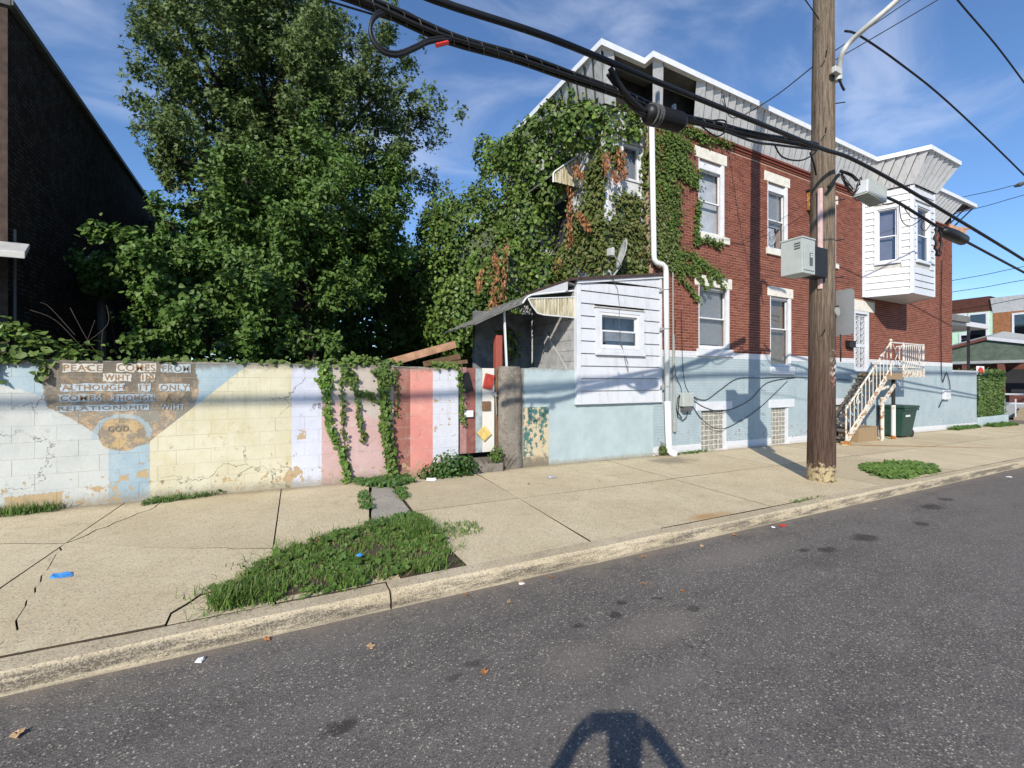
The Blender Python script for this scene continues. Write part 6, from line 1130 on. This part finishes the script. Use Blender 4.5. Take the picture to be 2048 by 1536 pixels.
for a in (((190, 720), (160, 690), (110, 640), (60, 620)), ((205, 720), (175, 680), (140, 615)), ((165, 690), (215, 650), (213, 610)), ((205, 718), (203, 690), (206, 660)), ((150, 670), (100, 615), (80, 605)), ((175, 680), (190, 640))): q.tube(smooth_path([atY(x, y, 7.95) for x, y in a], 4), .0035, 4)
solo('dead_stalks', q, 'bark', 'bare dead stalks sticking up behind the lettered wall', 'stalks')
# ---- ground plants
def inpoly(P, n):
    P = np.array(P); lo, hi = P.min(0), P.max(0); o = []
    while len(o) < n:
        x, y = RNG.uniform(lo, hi); c = False; j = len(P) - 1
        for i in range(len(P)):
            if (P[i, 1] > y) != (P[j, 1] > y) and x < (P[j, 0] - P[i, 0]) * (y - P[i, 1]) / (P[j, 1] - P[i, 1]) + P[i, 0]: c = not c
            j = i
        if c: o.append((x, y))
    return np.array(o)
def weedpatch(name, label, poly, nb, nl, h, leaf, soil=True, lm='leaf_weed'):
    cx = sum(p[0] for p in poly) / len(poly); cy = sum(p[1] for p in poly) / len(poly); t = thing(name, label, 'weeds', (cx, cy, gz(cx, KH))); t['kind'] = 'stuff'
    if soil: part('soil', MB().prism(inset(crack(list(poly) + [poly[0]], .04, .15)[:-1], .05), lambda x, y: gz(x, KH - .02), lambda x, y: gz(x, KH + .012) + .02 * math.exp(-((x - cx) ** 2 + (y - cy) ** 2) * 3)), 'soil', t)
    if nb: xy = inpoly(poly, int(nb * 1.6)); xy = xy[np.sin(xy[:, 0] * 9) * np.sin(xy[:, 1] * 11 + 1) + .7 * np.sin(xy[:, 0] * 23 + xy[:, 1] * 19) > -.15] if nb > 2000 else xy; xy = xy + RNG.normal(0, .02, xy.shape); pp = np.column_stack([xy, gz(xy[:, 0], KH)]); blades('grass', pp, h, 'grass_blade', t, .0045, .8)
    if nl:
        xy = inpoly(poly, nl // 6); pp = np.repeat(np.column_stack([xy, gz(xy[:, 0], KH) + RNG.uniform(.01, h * .6, len(xy))]), 6, 0); pp[:, :2] += RNG.normal(0, .018, (len(pp), 2)); nn = np.zeros_like(pp); nn[:, 2] = .8; nn[:, 1] = -.5; nn[:, 0] = -.4; foliage('leaves', pp, nn, RNG.uniform(.6, 1.5, len(pp)) * leaf, lm, t, HEART, .0, jitter=.4)
    return t
gp = [(-.36, 3.72), (-.42, 4.02), (-.15, 4.45), (.06, 4.82), (.5, 5.02), (.95, 5.16), (1.25, 4.96), (1.50, 4.82), (1.52, 4.4), (1.48, 4.1), (1.28, 3.72), (.5, 3.70), (.03, 3.70)]
gpt = weedpatch('grass_patch', 'shaggy patch of grass and weeds in the pavement at the kerb', gp, 8500, 1100, .070, .030, True, 'leaf_mulberry')
xy = inpoly(gp, 260); xy = xy[np.sin(xy[:, 0] * 5 + 1) * np.sin(xy[:, 1] * 6) > -.1]; pp = np.repeat(np.column_stack([xy, gz(xy[:, 0], KH) + RNG.uniform(.015, .055, len(xy))]), 7, 0); pp[:, :2] += RNG.normal(0, .022, (len(pp), 2)); nn = np.zeros_like(pp); nn[:, 2] = 1; nn[:, 1] = -.3
foliage('broad_leaves', pp, nn, RNG.uniform(.6, 1.6, len(pp)) * .045, 'leaf_mulberry', gpt, HEART, .0, jitter=.4)
xy = np.array([p for p in gp for _ in range(46)]) + RNG.normal(0, .10, (46 * len(gp), 2)); xy = xy[xy[:, 1] > 3.6]; xs_ = inpoly(gp, 700); blades('dry_grass', np.column_stack([xs_, gz(xs_[:, 0], KH)]), .075, 'straw', gpt, .003, 1.4); blades('edge_grass', np.column_stack([xy, gz(xy[:, 0], KH)]), .085, 'grass_blade', gpt, .004, 1.3)
t = weedpatch('grass_tuft', 'longer grass blades at the left tip of the weed patch', [(-.36, 3.72), (-.42, 3.95), (-.15, 4.1), (.1, 3.8)], 420, 0, .13, .04, False)
t = weedpatch('grass_tuft', 'tuft of long grass at the right end of the weed patch', [(1.15, 4.5), (1.2, 5.0), (1.55, 5.0), (1.6, 4.5)], 320, 0, .14, .04, False)
weedpatch('low_weeds', 'low round-leaved weeds by the kerb right of the pole', [(10.2, 4.5), (10.7, 4.75), (11.9, 4.65), (12.4, 4.2), (11.5, 3.75), (9.9, 3.72), (9.6, 3.9)], 900, 3000, .075, .055, True, 'leaf_mulberry')
weedpatch('wall_weeds', 'weeds at the foot of the yellow mural panel', [(-1.50, 7.25), (-1.45, 7.5), (-.6, 7.54), (-.95, 7.40)], 160, 180, .10, .028, False)
weedpatch('wall_weeds', 'grassy weeds at the foot of the wall by the left border', [(-3.2, 7.25), (-3.2, 7.54), (-2.3, 7.54), (-2.35, 7.4)], 330, 60, .14, .03, False)
weedpatch('wall_weeds', 'weeds at the foot of the dense vine', [(1.15, 7.25), (1.1, 7.54), (1.95, 7.54), (2.0, 7.1), (1.6, 6.85)], 250, 900, .12, .04, False)
weedpatch('joint_weeds', 'small weeds in the left joint of the grey concrete strip', [(.95, 5.9), (1.0, 6.4), (1.16, 6.95), (1.2, 6.6), (1.08, 5.8)], 120, 200, .06, .03, False)
weedpatch('joint_weeds', 'small weeds in the right joint of the grey concrete strip', [(1.50, 6.2), (1.6, 6.9), (1.75, 6.75), (1.62, 6.1)], 120, 150, .06, .03, False)
weedpatch('joint_weeds', 'weeds across the near end of the grey concrete strip', [(.9, 5.05), (.95, 5.3), (1.55, 5.35), (1.5, 5.0)], 300, 300, .09, .035, False)
weedpatch('wall_weeds', 'few weeds at the foot of the first basement window', [(8.3, 7.35), (8.3, 7.52), (9.9, 7.52), (9.2, 7.4)], 90, 160, .07, .03, False)
weedpatch('wall_weeds', 'weeds at the foot of the porch wall beyond the bin', [(23.6, 7.2), (23.6, 7.52), (26.6, 7.52), (26.2, 7.3)], 500, 700, .18, .06, False)
weedpatch('wall_weeds', 'weeds below the hedge planter', [(27.4, 7.1), (27.4, 7.5), (30.5, 7.5), (30, 7.1)], 500, 700, .2, .07, False)
weedpatch('kerb_weeds', 'thin grass in the kerb joint in front of the pole', [(6.4, 3.64), (6.4, 3.70), (7.2, 3.70), (7.2, 3.64)], 60, 10, .04, .025, False)
weedpatch('loose_grass', 'scattered pale grass runners right of the weed patch', [(1.6, 4.4), (1.7, 4.9), (2.05, 4.8), (2.0, 4.4)], 170, 0, .05, .025, False)
def bush(name, label, ells, dens, leaf, mat, cat='bush', shape=HEART):
    e = ells[0]; t = thing(name, label, cat, (e[0], e[1], gz(e[0], KH))); cn = [int(dens * q_[3] * q_[5] * 9) for q_ in ells]; p = np.concatenate([np.array(q_[:3]) + unit(RNG.normal(0, 1, (k_, 3))) * np.array(q_[3:6]) * (RNG.uniform(.1, 1.15, k_) ** .5)[:, None] for q_, k_ in zip(ells, cn)]); p = p[p[:, 2] > gz(e[0], KH)]; n = unit(p - np.array(e[:3])); foliage('foliage', p, n + np.array([-.2, -.3, .7]), RNG.uniform(.6, 1.3, len(p)) * leaf, mat, t, shape, .3)
    q = MB()
    for k in range(7): q.tube([(e[0] + .05 * k - .15, e[1], gz(e[0], KH)), (e[0] + .12 * k - .36, e[1] - .03, e[2] - .04)], .006, 4)
    part('stems', q, 'stem_brown', t); return t
bush('gate_bush', 'dark green leafy weed bush at the foot of the coral and white stripes', [(2.72, 7.30, .30, .36, .2, .24), (2.45, 7.32, .22, .34, .18, .14), (2.95, 7.30, .26, .24, .18, .20)], 560, .06, 'leaf_weed')
bush('pillar_weed', 'small weed growing at the gate side of the concrete pillar', [(3.62, 7.40, .42, .12, .10, .14), (3.55, 7.38, .34, .12, .08, .07)], 700, .05, 'leaf_mulberry')
bush('downspout_weed', 'small weed behind the downspout foot', [(7.92, 7.44, .16, .10, .07, .14)], 900, .05, 'leaf_ivy')
# hedge
hd = thing('hedge', 'clipped green hedge in the planter at the street corner', 'hedge', (28.6, 8.2, .1)); n = 15000
p = np.column_stack([RNG.uniform(27.05, 30.4, n), np.where(RNG.uniform(0, 1, n) < .6, 7.62 + np.abs(RNG.normal(0, .09, n)), RNG.uniform(7.6, 8.8, n)), RNG.uniform(.12, 2.15, n)]); p[:, 2] += .12 * np.sin(p[:, 0] * 3); s_ = RNG.uniform(0, 1, n) < .25; p[s_, 2] = 2.1 + RNG.normal(0, .07, s_.sum()); e_ = RNG.uniform(0, 1, n) < .2; p[e_, 0] = 27.05 + np.abs(RNG.normal(0, .08, e_.sum()))
foliage('foliage', p, np.tile([-.4, -.7, .6], (n, 1)), RNG.uniform(.7, 1.3, n) * .08, 'hedge_leaf', hd, HEART); part('stems', MB().box(27.25, 30.25, 7.8, 8.7, .1, 1.95), 'void_shade', hd)  # solid near-black block fills the hedge core in place of stems
# ---- litter
def crumple(name, x, y, r, mat, label, dz=KH, h=.4, sx=1.):
    q = MB(); rr = random.Random(name + label); n = 9; vs = [(x, y, gz(x, dz) + r * h)]
    for ring, (k, zz) in enumerate(((.55, .9), (1., .15), (.8, .0))):
        for j in range(n): t = 2 * math.pi * j / n; f = k * rr.uniform(.6, 1.2); vs.append((x + r * sx * f * math.cos(t), y + r * f * math.sin(t), gz(x, dz) + .003 + r * h * zz * rr.uniform(.4, 1.3)))
    q.add(vs, [(0, 1 + j, 1 + (j + 1) % n) for j in range(n)] + [(1 + a * n + j, 1 + (a + 1) * n + j, 1 + (a + 1) * n + (j + 1) % n, 1 + a * n + (j + 1) % n) for a in (0, 1) for j in range(n)]); return solo(name, q, mat, label, 'litter')
crumple('plastic_bag', -1.55, 4.95, .085, 'blue_plastic', 'crumpled blue plastic wrapper on the pavement at left', h=.3, sx=1.3)
crumple('paper_scrap', 2.30, 7.17, .10, 'paper_white', 'crumpled white paper in front of the gate bush', h=.35, sx=1.3); crumple('foil_scrap', 4.24, 6.51, .085, 'foil', 'crumpled clear wrapper on the pavement before the blue wall', h=.4)
crumple('candy_wrapper', 5.65, 3.36, .05, 'red_wrap', 'red wrapper in the gutter below the rust stain', dz=0, h=.2, sx=1.6); crumple('paper_scrap', 5.48, 3.37, .03, 'paper_white', 'white scrap in the gutter next to the red wrapper', dz=0, h=.3); crumple('paper_scrap', 1.9, 3.40, .03, 'paper_white', 'tiny white scrap in the gutter under the weed patch side', dz=0, h=.3)
crumple('paper_scrap', 13.0, 3.2, .06, 'paper_white', 'white scrap on the road near the right border', dz=0, h=.2); crumple('paper_scrap', -.41, 3.36, .03, 'paper_white', 'tiny pale pebble of paper in the gutter left of the weed patch', dz=0, h=.5); crumple('bottle_scrap', .66, 4.12, .03, 'blue_plastic', 'tiny blue scrap among the weeds', dz=KH + .08, h=.5)
leafs = ((1.11, 2.45, 'o', 'fallen maple leaf on the road by the dark stain'), (1.38, 3.40, 'o', 'fallen orange leaf at the kerb crack'), (1.9, 3.42, 't', 'fallen leaf in the gutter below the grass tuft'), (-1.11, 3.05, 't', 'pale fallen leaf near the lower left corner'), (-.05, 3.42, 'o', 'reddish fallen leaf on the gutter at left'), (.55, 3.02, 't', 'pale fallen leaf left of the leaf by the kerb crack'), (2.2, 3.38, 'o', 'orange leaf in the gutter before the middle slabs'), (3.3, 3.36, 'o', 'red leaf in the gutter left of the kerb joint'), (4.1, 3.3, 't', 'yellowish leaf just past the kerb joint'), (2.85, 2.9, 'o', 'orange leaf in mid road'), (3.05, 2.65, 'o', 'orange leaf beside the small road stains'), (4.75, 3.38, 'o', 'red leaf at the gutter before the wrapper'), (1.65, 3.15, 't', 'small yellow leaf below the kerb crack'), (3.6, 6.2, 'o', 'brown leaf on the slab before the blue wall'), (4.8, 5.9, 'o', 'brown leaf in the middle of the pavement'), (7.6, 3.2, 't', 'leaf in the gutter under the pole'))
for x, y, c, lbl in leafs:
    dz = (KH if y > YS else 0) + .006; a = random.uniform(0, 6.28); s = random.uniform(.032, .055) * (1.0 if y < 4 else .8); q = MB(); pts = []
    for k in range(10): t = 2 * math.pi * k / 10 + a; r_ = s * (.55 if k % 2 else 1) * random.uniform(.5, .7); pts.append((x + r_ * math.cos(t), y + r_ * math.sin(t), gz(x, dz) + random.uniform(0, .02)))
    q.add([(x, y, gz(x, dz) + .004)] + pts, [(0, 1 + k, 1 + (k + 1) % 10) for k in range(10)]); solo('fallen_leaf', q, 'leaf_litter_orange' if c == 'o' else 'leaf_litter_tan', lbl, 'leaf')
# ---- the photographer, standing behind the lens (only the shadow falls into the picture)
def person():
    base = Vector((-.405, -.445, gz(-.4))); fwd = Vector((.4695, .8829, 0)); rt = Vector((.8829, -.4695, 0))
    def L3(r, f, z): return base + rt * r + fwd * f + Vector((0, 0, z))
    t = thing('person', 'person in navy shirt holding a phone up with both hands', 'person', tuple(base))
    J = [(L3(0, 0, .93), .15), (L3(0, 0, 1.15), .135), (L3(0, .01, 1.36), .15), (L3(0, .04, 1.45), .06), (L3(0, .08, 1.50), .06), (L3(0, .10, 1.56), .08), (L3(0, .10, 1.62), .085)]
    E_ = [(0, 1), (1, 2), (2, 3), (3, 4), (4, 5), (5, 6)]
    for s in (-1, 1):
        b = len(J); J += [(L3(.19 * s, 0, 1.40), .065), (L3(.44 * s, .04, 1.20), .05), (L3(.34 * s, .16, 1.36), .042), (L3(.21 * s, .24, 1.52), .036), (L3(.17 * s, .27, 1.56), .034)]; E_ += [(2, b), (b, b + 1), (b + 1, b + 2), (b + 2, b + 3), (b + 3, b + 4)]
        f = len(J)
        for k in range(4): J += [(L3((.155 - .004 * k) * s, .30 - .012 * k, 1.575 - .018 * k), .009), (L3((.11) * s, .325 - .01 * k, 1.575 - .018 * k), .008)]; E_ += [(b + 4, f + 2 * k), (f + 2 * k, f + 2 * k + 1)]
        f = len(J); J += [(L3(.145 * s, .265, 1.53), .011), (L3(.11 * s, .26, 1.56), .009)]; E_ += [(b + 4, f), (f, f + 1)]
        l = len(J); J += [(L3(.10 * s, 0, .86), .095), (L3(.12 * s, .02, .48), .06), (L3(.13 * s, -.02, .09), .045), (L3(.14 * s, .14, .04), .04)]; E_ += [(0, l), (l, l + 1), (l + 1, l + 2), (l + 2, l + 3)]
    m = bpy.data.meshes.new('body'); m.from_pydata([tuple(p - base) for p, r in J], E_, []); o = bpy.data.objects.new('body', m); COL.objects.link(o); o.parent = t; WO[o.name] = base
    sk = o.modifiers.new('skin', 'SKIN'); sk.use_smooth_shade = True
    for i, (p, r) in enumerate(J): m.skin_vertices[0].data[i].radius = (r, r * .8 if i < 3 else r)
    m.skin_vertices[0].data[0].use_root = True; sd = o.modifiers.new('sub', 'SUBSURF'); sd.levels = 1; sd.render_levels = 1; m.materials.append(MAT['shirt_navy'])
    q = MB(); nr = 8; na = 12; c = L3(0, .10, 1.585); vs = []
    for i in range(nr + 1):
        th = math.pi * i / nr
        for j in range(na): ph = 2 * math.pi * j / na; vs.append(tuple(c + rt * .082 * math.sin(th) * math.cos(ph) + fwd * (.10 * math.sin(th) * math.sin(ph)) + Vector((0, 0, .118 * math.cos(th)))))
    q.add(vs, [(i * na + j, (i + 1) * na + j, (i + 1) * na + (j + 1) % na, i * na + (j + 1) % na) for i in range(nr) for j in range(na)]); part('head', q, 'skin', t, smooth=True)
    part('hair', MB().add([tuple(c + (Vector(v) - c) * 1.06 + Vector((0, 0, .012)) - fwd * .012) for v in vs if True], [(i * na + j, (i + 1) * na + j, (i + 1) * na + (j + 1) % na, i * na + (j + 1) % na) for i in range(4) for j in range(na)]), 'post_dark', t, smooth=True)
    ph = thing('phone', 'black phone held up in both hands of the photographer', 'phone', tuple(L3(0, .31, 1.5))); a = L3(-.12, .315, 1.555); b = L3(.12, .315, 1.555); part('slab', MB().beam(a, b, .012, .085), 'black_plastic', ph)
person()
